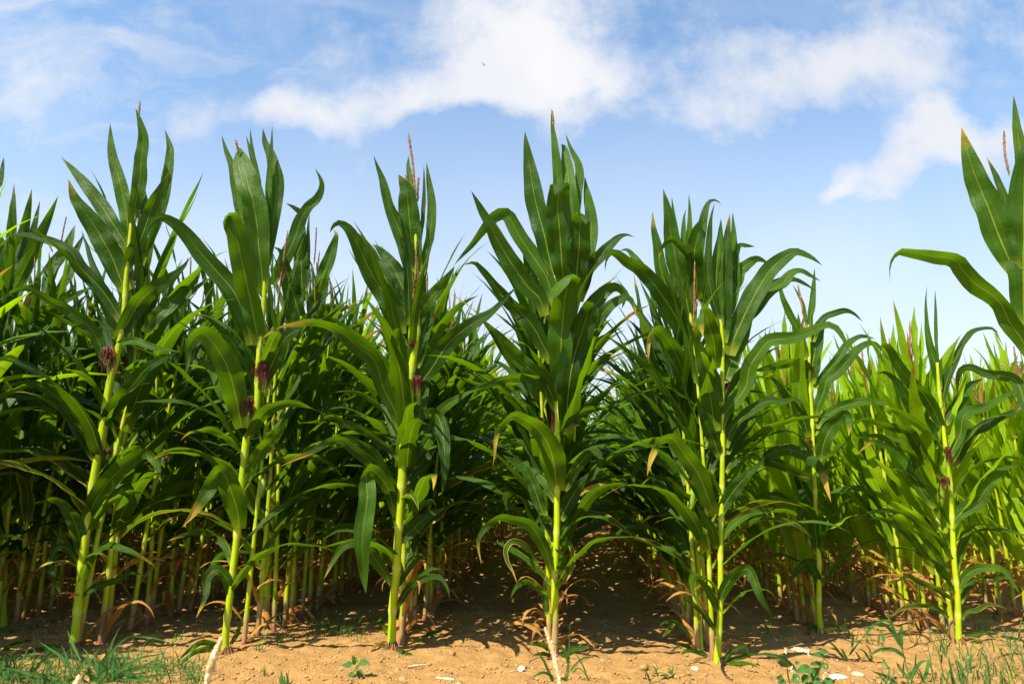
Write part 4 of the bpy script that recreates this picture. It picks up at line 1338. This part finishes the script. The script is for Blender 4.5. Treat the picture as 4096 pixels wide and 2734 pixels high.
# everything farther: one mass
far = near[N_IND:] + [q for q in plants if not q['inside'] and q['d'] < 7 and (q['px'] < 0 or q['d'] < 4.5)]
low = {}
for kd, kinds in (('T', KINDS_TALL), ('P', KINDS_PALE)):
    for i, k in enumerate(kinds):
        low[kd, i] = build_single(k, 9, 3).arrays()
for kd, nm, lab in (('T', 'distant_maize', 'dense far part of the tall maize field behind the front rows'), ('P', 'distant_pale_maize', 'far pale green maize field with pink tassels on the right')):
    big = MB()
    for q in far:
        if q['kd'] != kd:
            continue
        kinds = KINDS_PALE if kd == 'P' else KINDS_TALL
        ki = int(q['r'][0] * len(kinds))
        v, f, uv, dry, pale, mi = low[kd, ki]
        a = (0 if q['r'][1] > .5 else math.pi) + (q['r'][2] - .5) * 2.6
        s_ = q['h'] / kinds[ki]['H']
        ca_, sa_ = math.cos(a), math.sin(a)
        M3 = np.array([[ca_, -sa_, 0], [sa_, ca_, 0], [0, 0, 1]]) * s_
        vv = v @ M3.T + np.array([q['p'][0], q['p'][1], gz(q['p'][0], q['p'][1])])
        big.v.append(vv)
        big.f.append(f + big.n)
        big.uv.append(uv)
        big.dry.append(dry)
        big.pale.append(pale)
        big.mi.append(mi)
        big.n += len(vv)
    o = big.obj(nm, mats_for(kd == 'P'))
    tag(o, lab, 'maize field', kind='stuff')
print('plants', len(plants), 'near', len(near), 'far', len(far), 'depth of last individual', near[min(N_IND, len(near)) - 1]['d'], 'parts to', near[N_PARTS]['d'])

# ------------------------------------------------------------------ weeds, grass, fallen leaves, stones, straw, bird, far tree
def grass_blade(mb, root, az, L, w, th0, bend, mi=0, dry=0.0, n=8):
    C = leaf_curve(az, 0, L, th0, bend, n, 1.4) + root
    side = np.array([-math.sin(az), math.cos(az), 0.0])
    blade(mb, C, w * width_profile(np.linspace(0, 1, n), .7, .25, 1.6), np.broadcast_to(side, C.shape).copy(), 3, .3, 0, 1, 0, np.full(n, dry), mi)


def tuft(name, label, px, nb, L, w, spread=.02, cat='grass tuft', th=(5, 55), bend=(20, 110), group=None, dry=0.0, mat=None):
    b = ground(*px)
    b[2] = gz(b[0], b[1])
    mb = MB()
    for i in range(nb):
        r = rng.normal(size=2) * spread
        q = np.array([r[0], r[1], gz(b[0] + r[0], b[1] + r[1]) - b[2] - .004])
        grass_blade(mb, q, rng.uniform(0, 6.283), L * rng.uniform(.5, 1.15), w * rng.uniform(.6, 1.2), rng.uniform(*th), rng.uniform(*bend), 0, dry * rng.random())
    return tag(mb.obj(name, mat or M_GRASS, None, b), label, cat, group)


def zpx(view, x, y):
    ox, oy, k = VIEWS[view]
    return ox + x * k, oy + y * k


# traced grasses at the front: each blade from the photograph, standing on the ground below it
def traced_tuft(name, label, view, base, blades, cat='grass', stem=None, mat=None, dz=.05, basedz=0.0):
    b = ground(*zpx(view, *base))
    b[1] += basedz
    b[2] = gz(b[0], b[1])
    root = plant_root(name, b, label)
    root['category'] = cat
    for i, (w, pts, kw) in enumerate(blades):
        kw = dict(kw)
        kw.setdefault('dz', float(rng.uniform(-dz, dz)))
        mb, C = traced_leaf(view, pts, w, b[1], seed=i, n=18, m=5, base=.45, peak=.3, **kw)
        local(mb, b).obj('blade', mat or M_GRASS, root)
    if stem:
        P = [on_plane(x, y, b[1])[0] - b for x, y in parse(view, stem)]
        mb = MB()
        tube(mb, spline(np.array(P), 14), np.linspace(.0026, .0012, 14), 6)
        mb.obj('stem', mat or M_GRASS, root)
    return root


traced_tuft('grass_plant', 'tall young grass in front of the tallest centre plant, with a straight pointed shoot', 'Z3', (600, 960), [
    (16, '600,960 612,760 622,560 627,420', D(dz=0)),
    (26, '470,960 440,870 390,760 318,655', D(dz=-.02)),
    (26, '610,800 590,700 550,640 475,606', D(dz=-.02)),
    (16, '620,870 680,790 760,730 830,735 870,755', D(dz=-.03)),
    (14, '800,960 770,880 740,800 690,720 615,650', D(dz=.02)),
    (12, '640,880 690,830 740,850 790,940', D(dz=-.03)),
    (26, '480,960 460,900 380,868 250,930', D(dz=-.05)),
    (20, '620,960 580,930 510,915 480,930', D(dz=-.05)),
    (10, '575,960 590,870 605,800', D()),
], stem='600,975 612,850 620,700 626,430')
traced_tuft('grass_plant', 'tall arching green grass in front of the twin-spiked plant at the right', 'Z4', (1370, 965), [
    (40, '1255,640 1245,560 1252,490 1262,440', D(dz=-.02, tail=3)),
    (34, '1260,650 1180,520 1120,450 1040,440 920,470', D(dz=-.04)),
    (30, '1210,560 1170,450 1140,380 1120,320', D(dz=.02)),
    (24, '1150,400 1060,410 980,470 880,590', D(dz=.03)),
    (36, '1290,740 1200,670 1100,655 1020,680 930,750', D(dz=-.05)),
    (34, '1330,930 1380,830 1440,770 1510,762', D(dz=-.03)),
    (26, '1300,900 1240,830 1200,760', D(dz=.03)),
    (30, '1460,940 1480,850 1500,740', D(dz=.02)),
    (26, '1100,600 1080,520 1040,480 1010,470', D(dz=.02, tipdry=.6)),
], stem='1370,970 1310,860 1265,680 1190,480 1130,330')
traced_tuft('grass_plant', 'low spreading grass with a reddish blade right of the arched-leaf plant', 'Z4', (735, 745), [
    (22, '735,745 690,680 640,620 570,575', D(dz=-.03)),
    (22, '740,745 700,690 660,660 600,650', D(dz=-.05)),
    (24, '770,760 745,710 720,660 700,650', D(dz=.0)),
    (18, '780,720 830,650 870,600 890,560', D()),
    (20, '890,790 870,720 840,680 850,690', D(dry=.7)),
    (20, '990,770 980,700 960,650 925,605', D(dry=.7, dz=-.02)),
    (20, '1000,790 960,740 920,680 870,650', D(dry=.2, dz=-.02)),
    (14, '1050,950 1020,860 1000,800 980,740', D()),
    (22, '810,640 820,560 810,500', D()),
    (18, '850,600 870,590 900,600', D()),
], dz=.04)
traced_tuft('grass_plant', 'coarse drooping grass blade at the bottom edge near the bindweed', 'Z4', (250, 960), [
    (40, '310,850 270,800 190,745 110,715 0,700 -60,720', D(dz=-.05, edge=.2)),
    (14, '255,965 235,880 230,790', D()),
])
traced_tuft('grass_plant', 'lone green grass blades at the bottom edge left of the bindweed', 'Z4', (1150, 960), [
    (30, '1215,965 1120,905 1030,870 980,850', D(dz=-.05)),
    (20, '1130,965 1090,930 1040,880', D()),
    (24, '1155,850 1110,790 1080,730', D(dz=.05)),
])
tuft('grass_tuft', 'small vertical grass shoot on bare sand right of the second plant', zpx('Z2', 125, 905), 6, .05, .005, .006, th=(0, 15), bend=(0, 30))
tuft('grass_tuft', 'seedling with broad blades at the bottom edge below the thick-stalked plant', zpx('Z2', 285, 965), 6, .055, .012, .008, th=(0, 25), bend=(5, 40))
for x, y, n_, L in [(480, 560, 9, .16), (560, 520, 10, .14), (700, 500, 13, .17), (760, 560, 12, .15), (850, 480, 12, .20), (890, 570, 12, .13), (960, 460, 12, .19), (990, 610, 8, .12), (330, 600, 8, .12), (210, 650, 9, .12), (120, 700, 8, .10), (90, 640, 7, .11), (1080, 420, 7, .09), (780, 440, 8, .16), (640, 560, 9, .10), (210, 500, 7, .15), (660, 470, 7, .16), (920, 520, 8, .17)]:
    tuft('grass_tuft', 'fine grass tuft in the weedy patch between the round-topped and thick-stalked plants', zpx('Z2', x, y), n_, L, .0045, .022, group='fine grass in the weedy patch')
for x, y, n_, L in [(0, 520, 10, .12), (60, 560, 10, .10), (120, 470, 9, .10), (30, 470, 8, .11), (190, 520, 6, .08)]:
    tuft('grass_tuft', 'dark low grass tuft between the bushy plant and the arched-leaf plant', zpx('Z4', x, y), n_, L, .004, .03, group='low grass right of the bushy plant')
for x, y, n_, L in [(1580, 690, 9, .16), (1640, 640, 9, .13), (1000, 600, 9, .14), (1380, 600, 8, .12), (2290, 660, 12, .12), (1980, 520, 14, .13), (2080, 560, 8, .10), (1600, 560, 9, .12), (780, 560, 8, .10), (940, 460, 8, .13), (1350, 480, 8, .12), (1900, 600, 8, .10), (700, 430, 7, .08), (430, 420, 6, .09)]:
    tuft('grass_tuft', 'thin grass tuft growing about the feet of the right-hand maize plants', zpx('Z4', x, y), n_, L, .0055, .03, group='thin grass about the right-hand plants')
for x, y, n_, L in [(120, 520, 9, .061), (60, 540, 10, .06), (240, 510, 6, .05), (330, 490, 5, .05), (440, 440, 6, .05), (420, 540, 6, .06)]:
    tuft('weed', 'small dark weed on the shaded soil left of the first plant', zpx('Z1', x, y), n_, L, .012, .008, cat='weed', group='small weeds left of the first plant', th=(20, 70))
for x, y, n_, L in [(1310, 610, 6, .05), (1400, 620, 6, .06), (1550, 610, 7, .06), (1620, 570, 8, .07), (1850, 500, 6, .06), (1740, 540, 6, .05), (1210, 580, 5, .04)]:
    tuft('weed', 'small weed on the soil between the left plant and the round-topped plant', zpx('Z1', x, y), n_, L, .008, .007, cat='weed', group='small weeds between the first two plants', th=(20, 70))
for x, y in [(640, 270), (670, 270), (925, 370), (1290, 545), (1270, 500), (1180, 690)]:
    tuft('weed', 'tiny seedling on the sand of the centre alley', zpx('Z3', x, y), 5, .04, .007, .01, cat='weed', group='seedlings in the centre alley', th=(10, 60))
tuft('weed', 'fluffy grass seedlings at the bottom edge of the picture below the bushy plant', zpx('Z3', 1540, 930), 8, .06, .012, .012, cat='weed', th=(10, 60))
tuft('weed', 'leafy sprout at the bottom edge right of the centre grass', zpx('Z3', 1340, 955), 7, .075, .010, .03, cat='weed', th=(5, 60))

# big grass clump bottom left
traced_tuft('grass_clump', 'big clump of coarse blue-green grass in the lower left corner', 'Z1', (870, 960), [
    (30, '900,965 960,880 930,800 850,770', D(dz=-.05, a0=20)),
    (30, '880,960 900,830 930,740 960,710', D(dz=.02)),
    (34, '900,965 820,900 760,860 720,860', D(dz=-.05)),
    (28, '960,960 1030,850 1030,740 1000,690 970,690', D(dz=0)),
    (24, '960,960 960,800 1000,610 1090,430', D(dz=.03)),
    (20, '900,960 940,760 1050,620 1150,550 1250,545 1370,558 1500,600 1580,680', D(dz=.06)),
    (22, '950,960 1100,830 1250,740 1400,710 1520,696', D(dz=.02)),
    (22, '960,960 1100,870 1250,820 1400,840 1520,900 1560,965', D(dz=-.03)),
    (22, '980,960 1150,920 1350,900 1500,880 1660,858', D(dz=-.05)),
    (24, '950,960 1050,930 1250,940 1400,955', D(dz=-.08)),
    (20, '970,960 1200,850 1400,760 1480,790 1530,870', D(dz=.02)),
    (26, '900,960 860,800 850,720 880,680', D(dz=.05)),
    (26, '650,940 620,820 580,690 545,620', D(dz=.03)),
    (26, '700,900 725,780 710,700 700,660', D(dz=.05)),
    (24, '660,900 560,740 450,660 350,590', D(dz=.05)),
    (22, '720,760 660,640 620,540 600,480', D(dz=.05)),
    (24, '300,860 380,760 440,710 530,700', D(dz=.0)),
    (26, '820,950 800,870 790,810 820,830', D(dz=-.03)),
    (26, '560,960 500,900 360,890 200,900 60,910', D(dz=-.05)),
    (30, '580,965 460,945 340,935 240,940', D(dz=-.06)),
    (26, '450,950 330,900 180,850 0,820', D(dz=-.02)),
    (26, '170,940 130,860 90,820', D()),
    (24, '30,960 50,890 30,850 5,840', D()),
    (20, '1170,820 1180,790 1150,860', D()),
    (22, '1240,960 1200,900 1120,880 1040,890', D(dz=-.05)),
    (20, '1100,965 1140,900 1260,880 1330,890', D(dz=-.05)),
    (20, '1020,960 1110,770 1070,700 1010,680', D(dz=.04)),
    (22, '840,960 800,820 780,700 730,640', D(dz=.06)),
    (22, '930,960 1010,900 1180,860 1320,800', D(dz=.0)),
    (24, '800,965 720,930 650,925 560,935', D(dz=-.08)),
    (22, '880,900 940,850 1000,830 1080,850', D(dz=-.05)),
], cat='grass', dz=.08)
gm = MB()
for i in range(620):
    u_ = rng.random()
    b = ground(-100 + 900 * u_ ** 1.3, 2660 + rng.random() * 110 - 20 * u_)
    b[2] = gz(b[0], b[1])
    grass_blade(gm, b, rng.uniform(0, 6.283), rng.uniform(.05, .16), rng.uniform(.003, .008), rng.uniform(10, 60), rng.uniform(20, 100), 0, .3 * rng.random() ** 3)
tag(gm.obj('grass', M_GRASS), 'matted low grass covering the soil in the lower left corner', 'grass', kind='stuff')
gm = MB()
for i in range(230):
    u_ = rng.random() ** .6
    b = ground(3480 + 700 * u_, 2770 - rng.random() ** 1.5 * (40 + 220 * u_))
    b[2] = gz(b[0], b[1])
    grass_blade(gm, b, rng.uniform(0, 6.283), rng.uniform(.05, .17), rng.uniform(.003, .008), rng.uniform(5, 50), rng.uniform(10, 80), 0, .4 * rng.random() ** 4)
tag(gm.obj('grass', M_GRASS), 'loose young grass growing on the sand in the lower right corner', 'grass', kind='stuff')


# bindweed and broad-leaved seedling
def heart_leaf(mb, c, direction, up, L, w, mi=0):
    n, m = 9, 7
    t = np.linspace(0, 1, n)
    d = norm(np.asarray(direction, float))
    up = norm(np.asarray(up, float) - np.dot(up, d) * d)
    C = np.asarray(c) + d * (t * L)[:, None] - up * (0.18 * L * t ** 2)[:, None]
    wd = w * np.clip(np.sin((t * .93 + .07) * math.pi) ** .7 * (1.35 - .75 * t), 0, 2)
    blade(mb, C, wd, np.broadcast_to(np.cross(d, up), C.shape).copy(), m, .25, .08, 2, 0, None, mi)


def leafy(name, label, view, base, leaves, stem, cat='weed', mat=None):
    b = ground(*zpx(view, *base))
    b[2] = gz(b[0], b[1])
    root = plant_root(name, b, label)
    root['category'] = cat
    for (x, y, x2, y2, w) in leaves:
        p, d = on_plane(*zpx(view, x, y), b[1] + rng.uniform(-.02, .02))
        p2, _ = on_plane(*zpx(view, x2, y2), b[1] - rng.uniform(.0, .05))
        mb = MB()
        heart_leaf(mb, p - b, p2 - p, (rng.uniform(-.3, .3), -.8, .7), np.linalg.norm(p2 - p), w * VIEWS[view][2] * d / F)
        mb.obj('leaf', mat or M_WEED, root)
    P = [on_plane(*zpx(view, *q), b[1])[0] - b for q in stem]
    mb = MB()
    tube(mb, spline(np.array(P), 12), .0016, 5)
    mb.obj('stem', M_STALK, root)
    return root


M_FLOWER = noise_mat('tiny pale flowers', (0.45, 0.5, 0.3), (0.7, 0.7, 0.55), 50.0)
M_WEED = leaf_material('weed leaf', (0.04, 0.13, 0.03), (0.08, 0.20, 0.045), (0.2, 0.4, 0.06), (0.14, 0.26, 0.07), 0.35, 0.45)
leafy('seedling', 'upright seedling with six heart-shaped leaves in front of the thick-stalked plant', 'Z2', (922, 935), [
    (915, 800, 820, 795, 62), (945, 790, 920, 720, 58), (975, 780, 1062, 775, 62), (940, 850, 970, 800, 48), (960, 850, 1015, 922, 60), (925, 870, 888, 915, 50)],
    [(922, 940), (930, 870), (945, 810), (960, 740)])
leafy('bindweed', 'bindweed with pale flower spikes trailing over the sand in the lower right', 'Z4', (420, 970), [
    (560, 720, 475, 695, 60), (530, 690, 600, 665, 50), (540, 800, 455, 775, 60), (545, 790, 600, 835, 60), (440, 830, 320, 850, 85), (440, 900, 515, 830, 90), (450, 930, 545, 960, 90), (340, 900, 260, 940, 70), (160, 930, 180, 885, 50), (210, 960, 130, 900, 55), (560, 930, 640, 968, 75), (300, 790, 340, 770, 35), (420, 660, 440, 648, 28), (360, 940, 430, 900, 80), (570, 760, 590, 745, 40)],
    [(420, 970), (460, 900), (520, 820), (560, 740), (520, 690)])
leafy('bindweed', 'thin trailing weed with a few bright leaves at the bottom below the bushy plant', 'Z3', (1400, 900), [
    (1290, 860, 1285, 825, 20), (1340, 850, 1370, 835, 25), (1400, 850, 1410, 830, 30), (1510, 865, 1520, 850, 26), (1640, 915, 1655, 895, 45), (1630, 955, 1680, 965, 40), (1310, 900, 1325, 875, 24), (1500, 965, 1570, 960, 50)],
    [(1310, 905), (1330, 850), (1410, 855), (1500, 870), (1570, 910), (1640, 960)])
bw = bpy.data.objects['bindweed']
for x, y0, y1 in [(270, 810, 860), (580, 810, 880), (330, 900, 965), (420, 660, 720), (215, 650, 700), (555, 890, 930)]:
    fl = MB()
    for q in range(14):
        p, d = on_plane(*zpx('Z4', x + rng.uniform(-9, 9), y0 + (y1 - y0) * q / 13), bw.location[1] - .02)
        blob(fl, p - np.array(bw.location), np.full(3, .0019) * rng.uniform(.7, 1.2), .2, 0, 5, 3)
    tube(fl, spline(np.array([on_plane(*zpx('Z4', x, y0), bw.location[1] - .02)[0], on_plane(*zpx('Z4', x, y1), bw.location[1] - .02)[0]]) - np.array(bw.location), 4), .0008, 4)
    fl.obj('flower_spike', M_FLOWER, bw)


# fallen and lying leaves
def lying_leaf(label, view, pts, w, mat, lift=.006, dry=0.0, edge=0.0, wave=.25):
    px = parse(view, pts)
    P = np.array([ground(*q) for q in px])
    P[:, 2] = [gz(a, b) + lift for a, b in P[:, :2]]
    P[1:-1, 2] += lift * rng.random(len(P) - 2)
    c = P.mean(0)
    C = spline(P, 16) - c
    t = np.linspace(0, 1, 16)
    D_ = np.linalg.norm(c)
    wd = w * VIEWS[view][2] * D_ / F * width_profile(t, .5, .4, 2)
    Tn = norm(np.gradient(C, axis=0))
    Wd = np.cross(Tn, np.array([0, -.35, 1.0]))
    mb = MB()
    s = np.abs(np.linspace(-1, 1, 7))[None, :]
    blade(mb, C, wd, Wd, 7, .3, wave, 4, 1.0, dry + edge * s ** 2 + np.zeros((16, 7)))
    return tag(mb.obj('fallen_leaf', mat, None, c), label, 'leaf')


lying_leaf('green maize leaf lying on the sand right of the thick-stalked plant', 'Z2', '1520,595 1620,570 1720,545 1835,535', 60, M_LEAF, .02)
lying_leaf('dark shaded green leaf lying left of the thick-stalked plant', 'Z2', '1225,560 1180,500 1110,460 1030,480', 50, M_LEAF, .02)
lying_leaf('wide green leaf lying flat left of the first plant', 'Z1', '330,655 230,690 120,710 0,780', 70, M_LEAF, .03)
lying_leaf('curled brown leaf on the ground left of the centre plant', 'Z3', '300,520 230,540 150,470 70,425', 40, M_LEAF, .015, .9)
lying_leaf('yellow-green leaf on the ground at the foot of the centre plant', 'Z3', '280,480 220,490 140,450', 45, M_LEAF, .02, .25, .3)
lying_leaf('brown dry leaf pointing right of the centre plant', 'Z3', '510,500 580,480 660,495 745,505', 30, M_LEAF, .015, 1.0)
lying_leaf('brown leaf strip lying left of the twin-spiked plant', 'Z4', '1150,385 1210,350 1260,330', 25, M_LEAF, .015, 1.0)
DL = MB()
RL = np.random.default_rng(5)
# dry litter under the rows
for q in near[:230]:
    for k_ in range(1):
        az = RL.uniform(0, 6.283)
        p = np.array([q['p'][0], q['p'][1], 0]) + np.array([RL.normal() * .07, RL.normal() * .07, 0])
        p[2] = gz(p[0], p[1]) + .004
        L = RL.uniform(.08, .28)
        C = leaf_curve(az, 0, L, 72 + RL.uniform(-10, 14), RL.uniform(15, 50), 9, 1.2) + p
        C[:, 2] = np.maximum(C[:, 2], p[2])
        side = np.array([-math.sin(az), math.cos(az), RL.uniform(-.6, .6)])
        blade(DL, C, RL.uniform(.012, .03) * width_profile(np.linspace(0, 1, 9), .6, .4, 2), np.broadcast_to(side, C.shape).copy(), 4, .5, .3, 3, RL.uniform(0, 6), np.full(9, RL.uniform(.8, 1.3)))
tag(DL.obj('dry_leaf_litter', M_LEAF), 'dry brown shed leaves lying about the feet of the maize rows', 'leaf litter', kind='stuff')


def straw(label, view, a, b, r):
    A, B = ground(*zpx(view, *a)), ground(*zpx(view, *b))
    A[2], B[2] = gz(A[0], A[1]) + r * .8, gz(B[0], B[1]) + r * 1.5
    c = (A + B) / 2
    mb = MB()
    tube(mb, spline(np.array([A - c, (B - A) * .05 + [0, 0, .001], B - c]), 8), r * np.array([.9, 1, 1, 1.05, 1, 1, .95, .8]), 8)
    return tag(mb.obj('straw', M_STRAW, None, c), label, 'straw')


straw('thick pale straw piece lying on the sand right of the thick-stalked plant', 'Z2', (1410, 840), (1570, 808), .0045)
straw('split white straw at the bottom edge between the two middle plants', 'Z2', (1670, 948), (1828, 962), .005)
straw('second thin straw beside the split white straw at the bottom edge', 'Z2', (1690, 942), (1800, 952), .003)
straw('thin straw next to the white snail shell left of the centre grass', 'Z3', (85, 897), (140, 888), .002)


def stone(name, label, view, x, y, rx, rz, mat, flat=.5, cat='stone'):
    b = ground(*zpx(view, x, y))
    r = rx * VIEWS[view][2] * np.linalg.norm(b) / F
    b[2] = gz(b[0], b[1]) + r * flat * .3
    mb = MB()
    blob(mb, (0, 0, 0), (r, r * 1.3, r * flat), .16, 0, 12, 7)
    return tag(mb.obj(name, mat, None, b), label, cat)


stone('stone', 'flat chalk-white stone on the sand at the lower right', 'Z4', 705, 915, 70, 20, M_STONE, .28)
stone('stone', 'smooth rounded tan stone beside the chalk-white one', 'Z4', 860, 880, 42, 25, M_STONE2, .4)
stone('stone', 'half-buried grey stone near the roots of the bushy plant', 'Z3', 1745, 845, 32, 20, M_STONE2, .5)
stone('stone', 'flat pale slab behind the bindweed at the lower right', 'Z4', 345, 680, 62, 20, M_STONE2, .22)
stone('stone', 'tan stone behind the foot of the short arched-leaf plant', 'Z4', 568, 395, 22, 22, M_STONE2, .7)
stone('stone', 'brown clod on the sand right of the centre grass', 'Z3', 1370, 800, 30, 20, M_CRUMB, .6)
stone('stone', 'clod on the sand below the pale straw piece', 'Z2', 1365, 940, 35, 22, M_CRUMB, .6)
stone('stone', 'small stone on the sand right of the centre alley shadow', 'Z3', 1245, 425, 14, 10, M_STONE2, .7)
# snail shell
b = ground(*zpx('Z3', 187, 885))
b[2] = gz(b[0], b[1]) + .006
mb = MB()
th = np.linspace(0, 2 * math.pi * 2.6, 40)
rr = .0105 * np.exp(-th * .13)
tube(mb, np.stack([rr * np.cos(th), -th * .0004, rr * np.sin(th)], 1), rr * .62, 8)
tag(mb.obj('snail_shell', M_SHELL, None, b), 'small white snail shell on the sand left of the centre grass', 'shell')


# two dry grass ears close to the camera, out of focus
def dry_ear(label, view, pts, Y, r):
    P = np.array([on_plane(x, y, Y)[0] for x, y in parse(view, pts)])
    foot = np.array([P[0][0], Y, 0.0])
    foot[2] = gz(foot[0], foot[1])
    root = plant_root('dry_grass_stem', foot, label)
    root['category'] = 'dry grass'
    mb = MB()
    tube(mb, spline(np.vstack([[0, 0, 0], P[0] - foot, (P[0] + P[1]) / 2 - foot]), 12), .0016, 5)
    mb.obj('stem', M_STRAW, root)
    mb = MB()
    C = spline(P - foot, 26)
    t = np.linspace(0, 1, 26)
    tube(mb, C, r * .55 * np.sin((t * .9 + .08) * math.pi) ** .6 + .0006, 6)
    for i in range(1, 25):
        for q in range(4):
            d = norm(rng.normal(size=3))
            blob(mb, C[i] + d * r * .5 * math.sin((t[i] * .9 + .08) * math.pi), np.array([.4, .4, .8]) * r * rng.uniform(.6, 1.1), .2, 0, 5, 3)
    mb.obj('seed_head', M_STRAW, root)


dry_ear('blurred dry seed head close to the lens in front of the round-topped plant', 'Z1', '1845,985 1885,830 1930,700 1980,565', 1.25, .0085)
dry_ear('blurred pinkish dry seed head close to the lens in front of the centre plant', 'Z3', '540,1010 510,830 460,640 398,465', 1.25, .0062)
dry_ear('blurred tip of a dry seed head at the bottom edge in the left grass', 'Z1', '670,1010 690,965 705,915', 1.3, .0085)

# bird
bc, bd = on_plane(1935, 258, 60.0)
root = plant_root('bird', bc, 'small dark bird gliding in front of the big white cloud')
root['category'] = 'bird'


def bird_pt(x, y, dy=0.0):
    return on_plane(1880 + x * 100 / 1568, 210 + y * 100 / 1568, 60.0 + dy)[0] - bc


mb = MB()
C = spline(np.array([bird_pt(935, 722, -.05), bird_pt(880, 755), bird_pt(850, 765), bird_pt(820, 775), bird_pt(790, 795, .1)]), 14)
tube(mb, C, np.array([.004, .012, .02, .028, .034, .036, .036, .034, .03, .024, .02, .018, .02, .012]) * .8, 8)
mb.obj('body', M_BIRD, root)
for pts in ([(845, 755), (815, 700), (775, 675), (730, 660), (685, 628)], [(865, 760), (900, 800), (940, 850), (985, 890), (1030, 918)]):
    mb = MB()
    C = spline(np.array([bird_pt(*q) for q in pts]), 12)
    C[:, 1] += np.linspace(0, -.08, 12)
    tube(mb, C, np.linspace(.028, .008, 12), 6)
    mb.obj('wing', M_BIRD, root)

# second far bird, a speck
bc2, _ = on_plane(3663, 858, 140.0)
mb = MB()
for s_ in (-1, 1):
    tube(mb, spline(np.array([[0, 0, 0], [s_ * .16, 0, .10 * s_], [s_ * .3, .03, .20 * s_ - .04]]), 8), np.linspace(.03, .008, 8), 5)
tag(mb.obj('bird', M_BIRD, None, bc2), 'tiny distant bird, a speck in the blue sky at the right', 'bird')


# leafy tree far behind the pale field at the right edge
def tree(label, px, Y, top_px, spread, seed):
    R = np.random.default_rng(seed)
    p, _ = on_plane(px, 1500, Y)
    x = p[0]
    top = on_plane(px, top_px, Y)[0][2]
    root = plant_root('tree', (x, Y, 0), label)
    root['category'] = 'tree'
    mb = MB()
    tube(mb, spline(np.array([[0, 0, -.05], [.05, 0, top * .4], [0, .1, top * .95]]), 14), np.linspace(.12, .02, 14), 8)
    tips = []
    for i in range(26):
        h = top * R.uniform(.25, .92)
        a = R.uniform(0, 6.283)
        L = spread * (1.05 - h / top * .7) * R.uniform(.6, 1.1)
        e = np.array([math.cos(a) * L, math.sin(a) * L, h + L * R.uniform(.05, .4)])
        C = spline(np.array([[0, 0, h * .9], e * [.5, .5, 1] + [0, 0, -.02], e]), 10)
        tube(mb, C, np.linspace(.03, .006, 10), 5)
        tips.append(C)
    mb.obj('trunk', M_BARK, root)
    mb = MB()
    for C in tips:
        for q in range(3, 10):
            for k_ in range(26):
                c = C[q] + R.normal(size=3) * np.array([.16, .16, .09])
                d = norm(R.normal(size=3) + np.array([0, 0, -.25]))
                s = norm(np.cross(d, R.normal(size=3)))
                L, w = R.uniform(.05, .10), R.uniform(.018, .03)
                mb.add(np.array([c, c + d * L * .5 + s * w, c + d * L, c + d * L * .5 - s * w]), [[0, 1, 2, 3]], np.array([[.5, 0], [1, .5], [.5, 1], [0, .5]]))
    mb.obj('crown', M_LEAF, root)


tree('grey-green tree rising behind the pale maize at the far right edge', 4090, 17.5, 1440, 1.25, 3)
tree('low round bush behind the pale maize, left of the far tree', 3900, 19.5, 1590, 1.0, 4)
